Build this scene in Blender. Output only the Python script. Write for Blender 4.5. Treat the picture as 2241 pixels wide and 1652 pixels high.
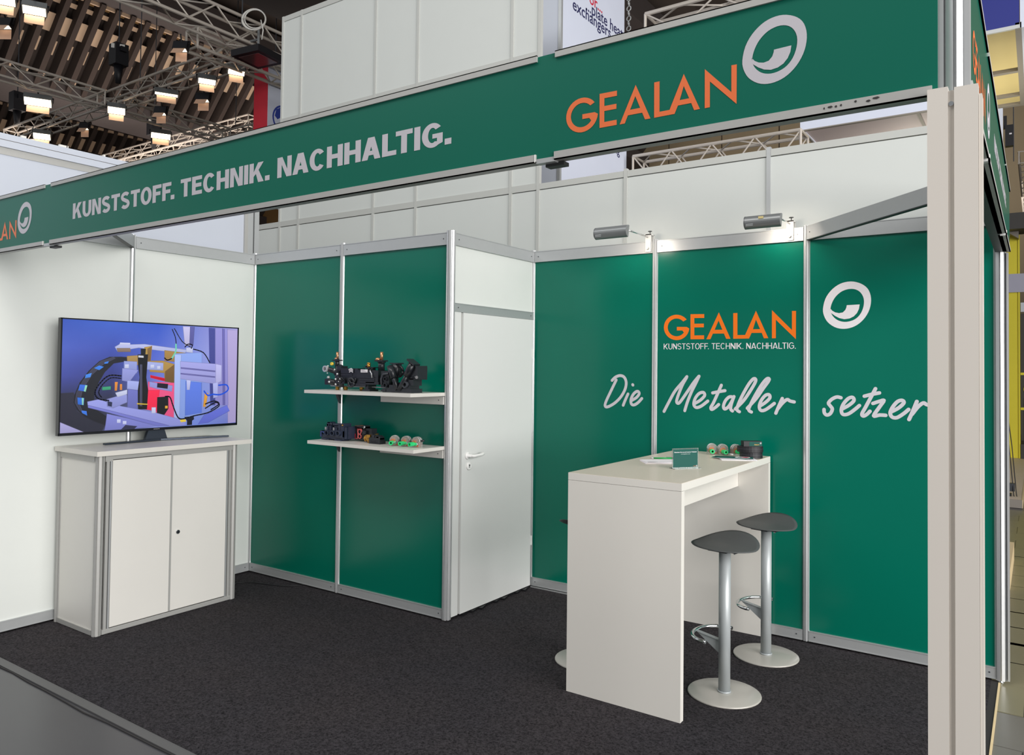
import bpy, bmesh, math, random
from mathutils import Vector, Matrix, Euler
random.seed(7)
for o in list(bpy.data.objects): bpy.data.objects.remove(o)
SC = bpy.context.scene
COL = SC.collection
PI = math.pi

# ---------------------------------------------------------------- camera
cam = bpy.data.cameras.new('camera'); camo = bpy.data.objects.new('camera', cam); COL.objects.link(camo)
camo.location = (5.172, -4.8755, 1.6435)
camo.rotation_euler = (1.595, -0.0115, 0.5989)
cam.sensor_fit = 'HORIZONTAL'; cam.sensor_width = 36.0
cam.lens = 36.0 * 1677.54 / 2241.0
cam.shift_x = -7.5763 / 2241.0
cam.shift_y = -61.4387 / 2241.0
cam.clip_start = 0.05; cam.clip_end = 200
SC.camera = camo
# ---------------------------------------------------------------- world, lamps of the hall and added roof fill, exposure
w = bpy.data.worlds.new('hall_air'); SC.world = w; w.use_nodes = True
bg = w.node_tree.nodes['Background']; bg.inputs[0].default_value = (0.97, 0.98, 1.0, 1); bg.inputs[1].default_value = 0.27
def area(name, loc, target, sx, sy, power, col):
    l = bpy.data.lights.new(name, 'AREA'); l.shape = 'RECTANGLE'; l.size = sx; l.size_y = sy; l.energy = power; l.color = col
    o = bpy.data.objects.new(name, l); COL.objects.link(o); o.location = loc
    d = Vector(target) - Vector(loc); o.rotation_euler = d.to_track_quat('-Z', 'Y').to_euler(); return o
area('hall_light', (3.0, -5.5, 7.6), (2.4, -2.6, 0), 5.0, 2.0, 215, (1.0, 0.97, 0.92))
area('hall_light', (-2.5, -6.5, 7.6), (1.0, -2.0, 0.6), 4.0, 2.0, 130, (0.95, 0.98, 1.0))
area('hall_window', (12.5, -4.5, 3.6), (2.0, -1.2, 1.0), 9.0, 6.0, 1480, (1.0, 0.975, 0.955))
area('roof_fill_light', (-14.0, 7.5, 5.6), (-15.5, 9.0, 12.0), 9.0, 7.0, 560, (1.0, 0.87, 0.77))  # unseen upward fill, added to brighten the dark roof
area('roof_fill_light', (1.0, 14.0, 5.0), (0.5, 16.5, 12.0), 9.0, 5.0, 300, (1.0, 0.90, 0.82))  # second added fill, aimed up at the far part of the roof
vs = SC.view_settings; vs.view_transform = 'Standard'; vs.look = 'None'; vs.gamma = 1.0; vs.exposure = 0.0; vs.use_curve_mapping = False

# ---------------------------------------------------------------- materials
def lin(c):
    return tuple(((v/255)/12.92 if v/255 <= 0.04045 else ((v/255+0.055)/1.055)**2.4) for v in c)
MATS = {}
def mat(name, rgb, rough=0.5, metal=0.0, spec=0.5, var=0.04, scale=6.0, bump=0.0, bscale=300.0, aniso=0, emit=None, estr=0, trans=0.0, coat=0.0):
    m = bpy.data.materials.new(name); m.use_nodes = True; nt = m.node_tree; b = nt.nodes['Principled BSDF']
    c = lin(rgb)
    tc = nt.nodes.new('ShaderNodeTexCoord'); nz = nt.nodes.new('ShaderNodeTexNoise'); nz.inputs['Scale'].default_value = scale; nz.inputs['Detail'].default_value = 4
    nt.links.new(tc.outputs['Object'], nz.inputs['Vector'])
    mx = nt.nodes.new('ShaderNodeMix'); mx.data_type = 'RGBA'
    mx.inputs['A'].default_value = (*[v*(1-var) for v in c], 1); mx.inputs['B'].default_value = (*[min(1, v*(1+var)) for v in c], 1)
    nt.links.new(nz.outputs['Fac'], mx.inputs['Factor']); nt.links.new(mx.outputs['Result'], b.inputs['Base Color'])
    b.inputs['Roughness'].default_value = rough; b.inputs['Metallic'].default_value = metal
    b.inputs['Specular IOR Level'].default_value = spec; b.inputs['Transmission Weight'].default_value = trans; b.inputs['Coat Weight'].default_value = coat
    if bump:
        n2 = nt.nodes.new('ShaderNodeTexNoise'); n2.inputs['Scale'].default_value = bscale; n2.inputs['Detail'].default_value = 3
        nt.links.new(tc.outputs['Object'], n2.inputs['Vector'])
        bp = nt.nodes.new('ShaderNodeBump'); bp.inputs['Strength'].default_value = bump; bp.inputs['Distance'].default_value = 0.002
        nt.links.new(n2.outputs['Fac'], bp.inputs['Height']); nt.links.new(bp.outputs['Normal'], b.inputs['Normal'])
    if emit:
        b.inputs['Emission Color'].default_value = (*lin(emit), 1); b.inputs['Emission Strength'].default_value = estr
    MATS[name] = m; return m
mat('white_panel', (224, 228, 224), 0.38, spec=0.4, var=0.02, bump=0.05, bscale=120)
mat('grey_panel', (212, 215, 211), 0.45, spec=0.35, var=0.02, bump=0.05, bscale=120)
mat('blue_white', (198, 204, 216), 0.5, spec=0.3, var=0.02)
mat('green_vinyl', (0, 106, 87), 0.21, spec=0.36, var=0.03, scale=2, bump=0.03, bscale=90)
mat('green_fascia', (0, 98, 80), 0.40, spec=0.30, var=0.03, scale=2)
mat('alu', (186, 189, 190), 0.42, 0.45, var=0.03, scale=30)
mat('alu_post', (212, 214, 215), 0.30, 0.55, var=0.03, scale=30)
mat('alu_dull', (180, 180, 177), 0.48, 0.3, var=0.04, scale=30)
mat('dark_profile', (62, 64, 64), 0.5, 0.3)
mat('white_lam', (226, 224, 218), 0.34, spec=0.45, var=0.015, bump=0.02, bscale=400)
mat('table_white', (222, 219, 212), 0.30, spec=0.5, var=0.012, bump=0.02, bscale=300)
mat('table_top', (216, 205, 190), 0.30, spec=0.5, var=0.012, bump=0.02, bscale=300)
mat('green_gloss', (10, 100, 82), 0.2, spec=1.0, var=0.02, scale=2)
mat('table_edge', (240, 240, 238), 0.35)
mat('pillar_white', (214, 208, 200), 0.22, spec=0.5, var=0.02, scale=1.5, bump=0.05, bscale=12)
mat('door_white', (226, 228, 226), 0.20, spec=0.5, var=0.01, bump=0.02, bscale=8)
mat('vinyl_white', (232, 228, 232), 0.4, var=0.01)
mat('vinyl_grey', (205,203,210), 0.4, var=0.01)
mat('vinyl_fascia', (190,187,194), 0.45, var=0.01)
mat('vinyl_orange', (244, 118, 20), 0.4, var=0.01)
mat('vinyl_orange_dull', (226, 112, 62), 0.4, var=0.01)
mat('black_plastic', (34, 37, 42), 0.32, var=0.15, scale=40)
mat('blue_black', (44, 52, 70), 0.32, var=0.15, scale=40)
mat('dark_grey_plastic', (60, 64, 70), 0.45)
mat('brass', (190, 145, 70), 0.3, 0.9, var=0.06, scale=60)
mat('copper', (205, 150, 110), 0.3, 0.8, var=0.06, scale=60)
mat('chrome', (225, 228, 230), 0.12, 1.0, var=0.01)
mat('stool_grey', (176, 182, 184), 0.35, 0.2, var=0.02, bump=0.03)
mat('stool_base', (186, 183, 176), 0.22, 0.1, var=0.02)
mat('seat_grey', (74, 77, 78), 0.5, spec=0.4, var=0.04, scale=50, bump=0.06, bscale=500)
mat('green_plastic', (38, 205, 120), 0.35)
mat('pen_green', (10, 150, 70), 0.3)
mat('pink_gasket', (225, 110, 110), 0.5)
mat('red_plastic', (150, 40, 60), 0.4)
mat('blue_gasket', (70, 100, 180), 0.5)
mat('yellow_plastic', (235, 205, 70), 0.4)
mat('clear_plastic', (226, 228, 222), 0.14, spec=0.5, trans=0.72, var=0.01)
mat('orange_brown', (190, 110, 70), 0.4)
mat('clear_acrylic', (240, 245, 243), 0.06, trans=0.9, var=0.0)
mat('paper', (238, 234, 238), 0.7)
mat('ink', (40, 40, 48), 0.6)
mat('brochure_green', (14, 80, 72), 0.55, spec=0.25)
mat('cable_black', (18, 18, 22), 0.5)
mat('tv_black', (16, 18, 26), 0.25)
mat('tv_stand', (66, 74, 86), 0.28, 0.6)
mat('lamp_grey', (142, 145, 146), 0.4, 0.5)
mat('truss_alu', (200, 192, 182), 0.4, 0.25)
mat('concrete_tan', (152, 138, 112), 0.85, var=0.09, scale=1.2)
mat('concrete_brown', (150, 116, 72), 0.85, var=0.08, scale=1.2)
mat('roof_dark', (66, 58, 54), 0.9, var=0.1, scale=2)
mat('rib_dark', (58, 48, 44), 0.9, var=0.1, scale=3)
mat('baffle_tan', (190, 166, 142), 0.9, var=0.1, scale=3)
mat('duct_dark', (72, 66, 66), 0.8, var=0.08, scale=2)
mat('banner_red', (228, 40, 66), 0.7, var=0.03)
mat('banner_white', (214, 220, 236), 0.7, var=0.02)
mat('logo_blue', (44, 66, 160), 0.6)
mat('text_navy', (44, 46, 92), 0.6)
mat('text_red', (205, 30, 60), 0.6)
mat('sign_blue', (36, 46, 130), 0.6, var=0.03)
mat('soffit_yellow', (214, 196, 138), 0.75, var=0.06, scale=2)
mat('frame_grey', (140, 134, 126), 0.6)
mat('soffit_mauve', (206, 192, 194), 0.6)
mat('yellow_wall', (240, 226, 60), 0.6)
mat('wood_pale', (222, 206, 186), 0.6, var=0.06, scale=5)
mat('board_dark', (70, 68, 66), 0.6)
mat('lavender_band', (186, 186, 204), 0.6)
mat('edge_beige', (226, 204, 160), 0.6)
mat('tile_olive', (128, 124, 100), 0.32, var=0.10, scale=4, spec=0.4)
mat('tile_grey', (112, 110, 104), 0.34, var=0.08, scale=4, spec=0.4)
mat('floor_grey', (68, 68, 71), 0.30, var=0.06, scale=2, spec=0.45)
mat('floor_seam', (48, 46, 46), 0.8)
mat('tape_grey', (88, 88, 88), 0.5, var=0.06, scale=15)
mat('black_fabric', (20, 20, 26), 0.5)
mat('lamp_glow', (255, 236, 205), 0.5, emit=(255, 236, 205), estr=10)
mat('lamp_glow_soft', (255, 240, 215), 0.5, emit=(255, 240, 215), estr=1.6)
mat('barn_door', (232, 190, 160), 0.6)
mat('glass_red', (120, 86, 88), 0.15)
mat('stand_lamp_glow', (255, 238, 214), 0.5, emit=(255, 232, 205), estr=5)
# carpet: needle felt, a dark brown-grey fleck in black-grey
def carpet_mat():
    m = bpy.data.materials.new('carpet_felt'); m.use_nodes = True; nt = m.node_tree; b = nt.nodes['Principled BSDF']
    tc = nt.nodes.new('ShaderNodeTexCoord')
    n1 = nt.nodes.new('ShaderNodeTexNoise'); n1.inputs['Scale'].default_value = 85; n1.inputs['Detail'].default_value = 6; n1.inputs['Roughness'].default_value = 0.85
    n2 = nt.nodes.new('ShaderNodeTexNoise'); n2.inputs['Scale'].default_value = 1.6; n2.inputs['Detail'].default_value = 2
    for n in (n1, n2): nt.links.new(tc.outputs['Object'], n.inputs['Vector'])
    r = nt.nodes.new('ShaderNodeValToRGB'); r.color_ramp.elements[0].position = 0.38; r.color_ramp.elements[1].position = 0.64
    r.color_ramp.elements[0].color = (*lin((14, 13, 15)), 1); r.color_ramp.elements[1].color = (*lin((78, 75, 78)), 1)
    nt.links.new(n1.outputs['Fac'], r.inputs['Fac'])
    mx = nt.nodes.new('ShaderNodeMix'); mx.data_type = 'RGBA'; mx.blend_type = 'MULTIPLY'; mx.inputs['Factor'].default_value = 1
    r2 = nt.nodes.new('ShaderNodeValToRGB'); r2.color_ramp.elements[0].color = (0.74, 0.78, 0.86, 1); r2.color_ramp.elements[1].color = (1.0, 0.92, 0.88, 1)
    nt.links.new(n2.outputs['Fac'], r2.inputs['Fac']); nt.links.new(r.outputs['Color'], mx.inputs['A']); nt.links.new(r2.outputs['Color'], mx.inputs['B'])
    nt.links.new(mx.outputs['Result'], b.inputs['Base Color']); b.inputs['Roughness'].default_value = 0.95; b.inputs['Specular IOR Level'].default_value = 0.15
    bp = nt.nodes.new('ShaderNodeBump'); bp.inputs['Strength'].default_value = 0.5; bp.inputs['Distance'].default_value = 0.004
    nt.links.new(n1.outputs['Fac'], bp.inputs['Height']); nt.links.new(bp.outputs['Normal'], b.inputs['Normal'])
    MATS['carpet_felt'] = m
carpet_mat()
def screen_mat():
    m = bpy.data.materials.new('tv_picture'); m.use_nodes = True; nt = m.node_tree; b = nt.nodes['Principled BSDF']
    a = nt.nodes.new('ShaderNodeVertexColor'); a.layer_name = 'Col'
    b.inputs['Base Color'].default_value = (0.01, 0.01, 0.01, 1); b.inputs['Roughness'].default_value = 0.2
    nt.links.new(a.outputs['Color'], b.inputs['Emission Color']); b.inputs['Emission Strength'].default_value = 0.95
    MATS['tv_picture'] = m
screen_mat()

# ---------------------------------------------------------------- mesh helpers
def link(name, me, m, parent=None):
    if m:
        me.materials.append(MATS[m] if isinstance(m, str) else m)
    o = bpy.data.objects.new(name, me); COL.objects.link(o)
    if parent: o.parent = parent
    return o
class MB:
    """collects boxes, tubes, prisms into one bmesh"""
    def __init__(s): s.bm = bmesh.new(); s.smooth = False
    def box(s, a, b, M=None):
        vs = [s.bm.verts.new((x, y, z)) for x in (a[0], b[0]) for y in (a[1], b[1]) for z in (a[2], b[2])]
        if M: 
            for v in vs: v.co = M @ v.co
        for f in ((0,1,3,2),(4,6,7,5),(0,4,5,1),(2,3,7,6),(0,2,6,4),(1,5,7,3)): s.bm.faces.new([vs[i] for i in f])
        return s
    def cyl(s, p, q, r, n=12, r2=None, cap=True):
        p, q = Vector(p), Vector(q); d = (q-p).normalized(); up = Vector((0,0,1)) if abs(d.z) < 0.95 else Vector((1,0,0))
        u = d.cross(up).normalized(); v = d.cross(u); r2 = r if r2 is None else r2
        A = [s.bm.verts.new(p + r*(u*math.cos(2*PI*i/n) + v*math.sin(2*PI*i/n))) for i in range(n)]
        B = [s.bm.verts.new(q + r2*(u*math.cos(2*PI*i/n) + v*math.sin(2*PI*i/n))) for i in range(n)]
        for i in range(n):
            f = s.bm.faces.new((A[i], A[(i+1)%n], B[(i+1)%n], B[i])); f.smooth = n > 8
        if cap: s.bm.faces.new(A[::-1]); s.bm.faces.new(B)
        return s
    def ring(s, p, axis, R, r, n=20, k=6, a0=0, a1=2*PI):
        axis = Vector(axis).normalized(); up = Vector((0,0,1)) if abs(axis.z) < 0.95 else Vector((1,0,0))
        u = axis.cross(up).normalized(); v = axis.cross(u)
        pts = [Vector(p) + R*(u*math.cos(a0+(a1-a0)*i/n) + v*math.sin(a0+(a1-a0)*i/n)) for i in range(n+1)]
        return s.tube(pts, r, k)
    def tube(s, pts, r, k=6):
        pts = [Vector(p) for p in pts]; rows = []; pu = None
        for i, p in enumerate(pts):
            d = (pts[min(i+1, len(pts)-1)] - pts[max(i-1, 0)]).normalized()
            if pu is None:
                up = Vector((0,0,1)) if abs(d.z) < 0.9 else Vector((1,0,0)); u = d.cross(up).normalized()
            else:
                u = (pu - d*pu.dot(d)).normalized()
            pu = u; v = d.cross(u)
            rows.append([s.bm.verts.new(p + r*(u*math.cos(2*PI*j/k) + v*math.sin(2*PI*j/k))) for j in range(k)])
        for a, b in zip(rows, rows[1:]):
            for j in range(k):
                f = s.bm.faces.new((a[j], a[(j+1)%k], b[(j+1)%k], b[j])); f.smooth = True
        s.bm.faces.new(rows[0][::-1]); s.bm.faces.new(rows[-1]); return s
    def prism(s, poly, h0, h1, M=None):
        """polygon in XY extruded from z=h0 to h1, then moved by M"""
        A = [s.bm.verts.new((x, y, h0)) for x, y in poly]; B = [s.bm.verts.new((x, y, h1)) for x, y in poly]; n = len(poly)
        for i in range(n): s.bm.faces.new((A[i], A[(i+1)%n], B[(i+1)%n], B[i]))
        s.bm.faces.new(A[::-1]); s.bm.faces.new(B)
        if M:
            for v in A+B: v.co = M @ v.co
        return s
    def lathe(s, prof, n=20, M=None):
        """profile of (r, z)"""
        rows = []
        for r, z in prof:
            rows.append([s.bm.verts.new((r*math.cos(2*PI*i/n), r*math.sin(2*PI*i/n), z)) for i in range(n)])
        for a, b in zip(rows, rows[1:]):
            for i in range(n):
                f = s.bm.faces.new((a[i], a[(i+1)%n], b[(i+1)%n], b[i])); f.smooth = True
        s.bm.faces.new(rows[0][::-1]); s.bm.faces.new(rows[-1])
        if M:
            for r in rows:
                for v in r: v.co = M @ v.co
        return s
    def mesh(s, name, bevel=0.0):
        if bevel:
            bmesh.ops.bevel(s.bm, geom=[e for e in s.bm.edges if len(e.link_faces) == 2 and e.calc_face_angle(0) > 0.6], offset=bevel, segments=2, affect='EDGES', profile=0.5)
        bmesh.ops.recalc_face_normals(s.bm, faces=s.bm.faces)
        me = bpy.data.meshes.new(name); s.bm.to_mesh(me); s.bm.free(); return me
    def build(s, name, m, parent=None, bevel=0.0):
        return link(name, s.mesh(name, bevel), m, parent)
def box(name, a, b, m, parent=None, bevel=0.0): return MB().box(a, b).build(name, m, parent, bevel)
def empty(name, loc=(0,0,0), rz=0):
    o = bpy.data.objects.new(name, None); COL.objects.link(o); o.location = loc; o.rotation_euler = (0,0,rz); o.empty_display_size = 0.1; return o
def tag(o, label, cat, group=None):
    o['label'] = label; o['category'] = cat
    if group: o['group'] = group
    return o
def thing(name, label, cat, loc=(0,0,0), rz=0, group=None): return tag(empty(name, loc, rz), label, cat, group)
def struct(name, loc=(0,0,0)):
    o = empty(name, loc); o['kind'] = 'structure'; return o
def dup(o, parent, M):
    c = o.copy(); COL.objects.link(c); c.parent = parent; c.matrix_local = M; return c
def copy_tree(o, parent=None):
    c = o.copy(); COL.objects.link(c); c.parent = parent
    for ch in list(o.children): copy_tree(ch, c)
    return c
# ---------------------------------------------------------------- flat print: polygons, ribbons, type
WALLY = Matrix(((1,0,0,0),(0,0,-1,0),(0,1,0,0),(0,0,0,1)))   # (x, z) drawing -> plane facing -Y
WALLX = Matrix(((0,0,1,0),(1,0,0,0),(0,1,0,0),(0,0,0,1)))    # (y, z) drawing -> plane facing +X
def fill(polys, M, t=0.0006):
    """polys: outlines and holes (even-odd by triangle_fill) -> flat mesh facing out of the plane"""
    bm = bmesh.new()
    edges = []
    for p in polys:
        vs = [bm.verts.new((x, y, 0)) for x, y in p]
        edges += [bm.edges.new((vs[i], vs[(i+1) % len(vs)])) for i in range(len(vs))]
    bmesh.ops.triangle_fill(bm, use_beauty=True, use_dissolve=False, edges=edges, normal=(0,0,1))
    for f in bm.faces:
        if f.normal.z < 0: f.normal_flip()
    return bm
def print_poly(name, groups, M, m, parent):
    """each group is [outline, holes...]; one flat printed mesh"""
    me = bpy.data.meshes.new(name); big = bmesh.new()
    for g in groups:
        bm = fill(g, M); tmp = bpy.data.meshes.new('t'); bm.to_mesh(tmp); bm.free(); big.from_mesh(tmp); bpy.data.meshes.remove(tmp)
    for v in big.verts: v.co = M @ v.co
    big.to_mesh(me); big.free(); return link(name, me, m, parent)
def ribbon(bm, pts, wd, z=0.0, dz=2e-6):
    """pen stroke of constant width with round ends; each piece lies a hair above the one before"""
    pts = [Vector((p[0], p[1], 0)) for p in pts]; N_ = []
    for i, p in enumerate(pts):
        d = (pts[min(i+1, len(pts)-1)] - pts[max(i-1, 0)])
        if d.length < 1e-9: d = Vector((1,0,0))
        d.normalize(); N_.append(Vector((-d.y, d.x, 0))*wd/2)
    for i, p in enumerate(pts):
        z += dz
        bm.faces.new([bm.verts.new((p.x+wd/2*math.cos(2*PI*k/12), p.y+wd/2*math.sin(2*PI*k/12), z)) for k in range(12)])
        if i+1 < len(pts):
            q = pts[i+1]; z += dz
            bm.faces.new([bm.verts.new((v.x, v.y, z)) for v in (p-N_[i], q-N_[i+1], q+N_[i+1], p+N_[i])])
    return z
def print_strokes(name, strokes, wd, M, m, parent):
    bm = bmesh.new()
    z = 0.0
    for s in strokes: z = ribbon(bm, s, wd, z)
    for v in bm.verts: v.co = M @ v.co
    me = bpy.data.meshes.new(name); bm.to_mesh(me); bm.free(); return link(name, me, m, parent)
def print_text(name, body, x0, x1, y0, cap, M, m, parent, bold=0.0):
    """type set in the built-in sans, fitted from x0 to x1 with capitals of height cap on baseline y0"""
    cu = bpy.data.curves.new('type', 'FONT'); cu.body = body; cu.offset = bold; cu.resolution_u = 3
    o = bpy.data.objects.new('type', cu); COL.objects.link(o)
    dg = bpy.context.evaluated_depsgraph_get(); dg.update()
    me = bpy.data.meshes.new_from_object(o.evaluated_get(dg)); bpy.data.objects.remove(o)
    xs = [v.co.x for v in me.vertices]; a, b = min(xs), max(xs)
    cu2 = bpy.data.curves.new('type', 'FONT'); cu2.body = 'H'; cu2.offset = bold
    o2 = bpy.data.objects.new('type', cu2); COL.objects.link(o2); dg = bpy.context.evaluated_depsgraph_get(); dg.update()
    m2 = bpy.data.meshes.new_from_object(o2.evaluated_get(dg)); bpy.data.objects.remove(o2)
    ys = [v.co.y for v in m2.vertices]; lo, hi = min(ys), max(ys); bpy.data.meshes.remove(m2)
    sx = (x1-x0)/(b-a); sy = cap/(hi-lo)
    for v in me.vertices: v.co = M @ Vector((x0+(v.co.x-a)*sx, y0+(v.co.y-lo)*sy, 0))
    me.name = name; return link(name, me, m, parent)
def at(M, off): return Matrix.Translation(off) @ M
# heavy and regular grotesque capitals drawn as outlines, cap height 1; w = stem
def _arc(cx, cy, rx, ry, a0, a1, n=14): return [(cx+rx*math.cos(math.radians(a0+(a1-a0)*i/n)), cy+ry*math.sin(math.radians(a0+(a1-a0)*i/n))) for i in range(n+1)]
def glyph(c, w):
    b = w*0.84                       # bars are thinner than stems
    H = lambda W: W
    if c == '.': return [[[(0, 0), (w*1.05, 0), (w*1.05, w*1.0), (0, w*1.0)]]], w*1.05
    if c == 'I': return [[[(0, 0), (w, 0), (w, 1), (0, 1)]]], w
    if c == 'L': W = 0.50+w*0.5; return [[[(0, 0), (W, 0), (W, b), (w, b), (w, 1), (0, 1)]]], W
    if c == 'T': W = 0.54+w*0.7; m = W/2; return [[[(m-w/2, 0), (m+w/2, 0), (m+w/2, 1-b), (W, 1-b), (W, 1), (0, 1), (0, 1-b), (m-w/2, 1-b)]]], W
    if c == 'F': W = 0.50+w*0.6; return [[[(0, 0), (w, 0), (w, 0.5-b/2), (W*0.90, 0.5-b/2), (W*0.90, 0.5+b/2), (w, 0.5+b/2), (w, 1-b), (W, 1-b), (W, 1), (0, 1)]]], W
    if c == 'E': W = 0.53+w*0.6; return [[[(0, 0), (W, 0), (W, b), (w, b), (w, 0.51-b/2), (W*0.93, 0.51-b/2), (W*0.93, 0.51+b/2), (w, 0.51+b/2), (w, 1-b), (W*0.98, 1-b), (W*0.98, 1), (0, 1)]]], W
    if c == 'H': W = 0.58+w*0.8; return [[[(0, 0), (w, 0), (w, 0.5-b/2), (W-w, 0.5-b/2), (W-w, 0), (W, 0), (W, 1), (W-w, 1), (W-w, 0.5+b/2), (w, 0.5+b/2), (w, 1), (0, 1)]]], W
    if c == 'N': W = 0.58+w*0.8; k = w*1.15; return [[[(0, 0), (w*0.95, 0), (w*0.95, 0.62+0.2*(0.3-w)), (W-k*0.95, 0), (W, 0), (W, 1), (W-w*0.95, 1), (W-w*0.95, 0.38-0.2*(0.3-w)), (k*0.95, 1), (0, 1)]]], W
    if c == 'K': W = 0.60+w*0.95; k = w*1.28; return [[[(0, 0), (w, 0), (w, 0.30), (w+0.13, 0.44), (W-k, 0), (W, 0), (w+0.13+w*0.62, 0.44+w*0.72), (W-0.02, 1), (W-k-0.02, 1), (w, 0.54+(0.3-w)*0.0), (w, 1), (0, 1)]]], W
    if c == 'A':
        W = 0.66+w*0.75; m = W/2; t = w*0.60; s = w*1.06
        zi = 0.20; zt = zi+b*0.92
        xl = lambda z: s+(m-s*0)*0+(z*(m-t)) - 0
        L = lambda z: z*(m-t)               # outer left edge
        I_ = lambda z: L(z)+s               # inner left edge
        apex = (m-s)/(m-t) if m > t else 1
        g = [(0, 0), (s, 0), (I_(zi), zi), (W-I_(zi), zi), (W-s, 0), (W, 0), (m+t, 1), (m-t, 1)]
        return [[g, [(I_(zt), zt), (W-I_(zt), zt), (m, min(0.86, apex))]]], W
    if c == 'O': W = 0.66+w*0.72; return [[_arc(W/2, 0.5, W/2, 0.52, 0, 350, 34), _arc(W/2, 0.5, W/2-w, 0.52-b*0.95, 0, 350, 34)]], W
    if c == 'U':
        W = 0.58+w*0.8; r = W/2; q = 0.40
        return [[[(0, 1)] + _arc(r, q, r, q+0.02, 180, 360) + [(W, 1), (W-w, 1)] + _arc(r, q, r-w, q+0.02-b*0.95, 360, 180) + [(w, 1)]]], W
    if c == 'C':
        W = 0.64+w*0.66; r = W/2
        return [[_arc(r, 0.5, r, 0.52, 38, 322, 26) + _arc(r, 0.5, r-w, 0.52-b*0.95, 316, 44, 26)]], W
    if c == 'G':
        W = 0.68+w*0.66; r = W/2
        return [[_arc(r, 0.5, r, 0.52, 38, 305, 26) + [(W-0.01, 0.14), (W-0.01, 0.55), (r+0.0, 0.55), (r+0.0, 0.55-b*0.9), (W-0.01-w*0.9, 0.55-b*0.9), (W-0.01-w*0.9, 0.22)] + _arc(r, 0.5, r-w, 0.52-b*0.95, 303, 44, 24)]], W
    if c == 'S':
        W = 0.56+w*0.72; h = w*0.47
        cl = []
        for i in range(17):                    # upper bowl then lower bowl, centre line
            a = math.radians(28+(238-0)*i/16); cl.append((W/2+(W/2-h)*math.cos(a)*1.0, 0.75-h*0.24+(0.27-h*0.70)*math.sin(a)))
        lo = [(W-x, 1-y) for x, y in cl][::-1]
        cl = cl[:-2] + lo[2:]
        Lp = []; Rp = []
        for i, p in enumerate(cl):
            q0 = cl[max(i-1, 0)]; q1 = cl[min(i+1, len(cl)-1)]; dx, dy = q1[0]-q0[0], q1[1]-q0[1]; d = math.hypot(dx, dy) or 1
            t = h*(0.92+0.12*abs(dy)/d*0) 
            Lp.append((p[0]-dy/d*t, p[1]+dx/d*t)); Rp.append((p[0]+dy/d*t, p[1]-dx/d*t))
        return [[Lp + Rp[::-1]]], W
    return [], 0.30
def print_caps(name, body, x0, x1, y0, cap, M, m, parent, w=0.22, gap=0.075):
    """grotesque capitals fitted from x0 to x1 on baseline y0, each word a mesh of its own"""
    x = 0; words = [[]]; tight = {'LT': -0.10, 'F.': -0.10, 'NA': -0.02, 'AC': -0.02, 'HA': -0.02}
    for i, c in enumerate(body):
        if c == ' ': x += 0.36; words.append([]); continue
        g, W = glyph(c, w); x += tight.get(body[i-1:i+1], 0) if i else 0
        words[-1] += [[[(x+a, b) for a, b in poly] for poly in grp] for grp in g]; x += W+gap
    s = (x1-x0)/(x-gap)
    for gs in words: print_poly(name, [[[(x0+a*s, y0+b*cap) for a, b in poly] for poly in grp] for grp in gs], M, m, parent)
RING_O=[(-0.1354,-0.0178),(-0.1331,0.0009),(-0.1287,0.0216),(-0.1225,0.041),(-0.1144,0.0579),(-0.1045,0.0736),(-0.0933,0.0879),(-0.0806,0.1009),(-0.0666,0.1125),(-0.0524,0.1221),(-0.0386,0.1292),(-0.0246,0.1344),(-0.0102,0.1379),(0.0048,0.14),(0.0203,0.1405),(0.0357,0.139),(0.0513,0.1352),(0.0669,0.1294),(0.0811,0.1223),(0.0936,0.114),(0.1046,0.1043),(0.1138,0.0931),(0.121,0.0802),(0.1264,0.0657),(0.1301,0.0508),(0.132,0.0356),(0.1322,0.0199),(0.1309,0.004),(0.1281,-0.0121),(0.1238,-0.0283),(0.1179,-0.0441),(0.1103,-0.0593),(0.1012,-0.0741),(0.091,-0.0875),(0.0798,-0.0996),(0.0676,-0.1104),(0.0549,-0.1195),(0.042,-0.1268),(0.0287,-0.1324),(0.0151,-0.1365),(0.0013,-0.1393),(-0.0127,-0.1405),(-0.0268,-0.1401),(-0.041,-0.1381),(-0.0553,-0.1343),(-0.0691,-0.1285),(-0.0828,-0.1202),(-0.0962,-0.11),(-0.1076,-0.0986),(-0.1167,-0.0862),(-0.1238,-0.0727),(-0.1292,-0.059),(-0.1331,-0.046),(-0.1353,-0.0329)]
RING_I=[(-0.0923,-0.0165),(-0.0904,-0.0044),(-0.0869,0.0085),(-0.0821,0.0212),(-0.0763,0.0334),(-0.0693,0.0453),(-0.0608,0.0565),(-0.0507,0.0671),(-0.0392,0.0768),(-0.027,0.0847),(-0.0139,0.0904),(-0.0001,0.0943),(0.0132,0.0963),(0.0261,0.0963),(0.0385,0.0945),(0.0498,0.0909),(0.06,0.0856),(0.0692,0.0786),(0.077,0.07),(0.0837,0.0596),(0.0891,0.0476),(0.0926,0.0347),(0.0941,0.0211),(0.0937,0.0066),(0.0918,-0.0078),(0.0883,-0.0223),(0.0833,-0.0368),(0.0771,-0.0499),(0.0698,-0.0612),(0.0615,-0.0711),(0.0524,-0.0794),(0.0428,-0.0859),(0.0325,-0.0909),(0.0217,-0.0946),(0.0105,-0.0974),(-0.0011,-0.099),(-0.0125,-0.0992),(-0.0238,-0.0978),(-0.035,-0.0951),(-0.0454,-0.0911),(-0.0547,-0.086),(-0.0633,-0.0796),(-0.0709,-0.0724),(-0.0777,-0.0645),(-0.0835,-0.0558),(-0.088,-0.0466),(-0.0909,-0.0372),(-0.0924,-0.0273)]
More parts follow.
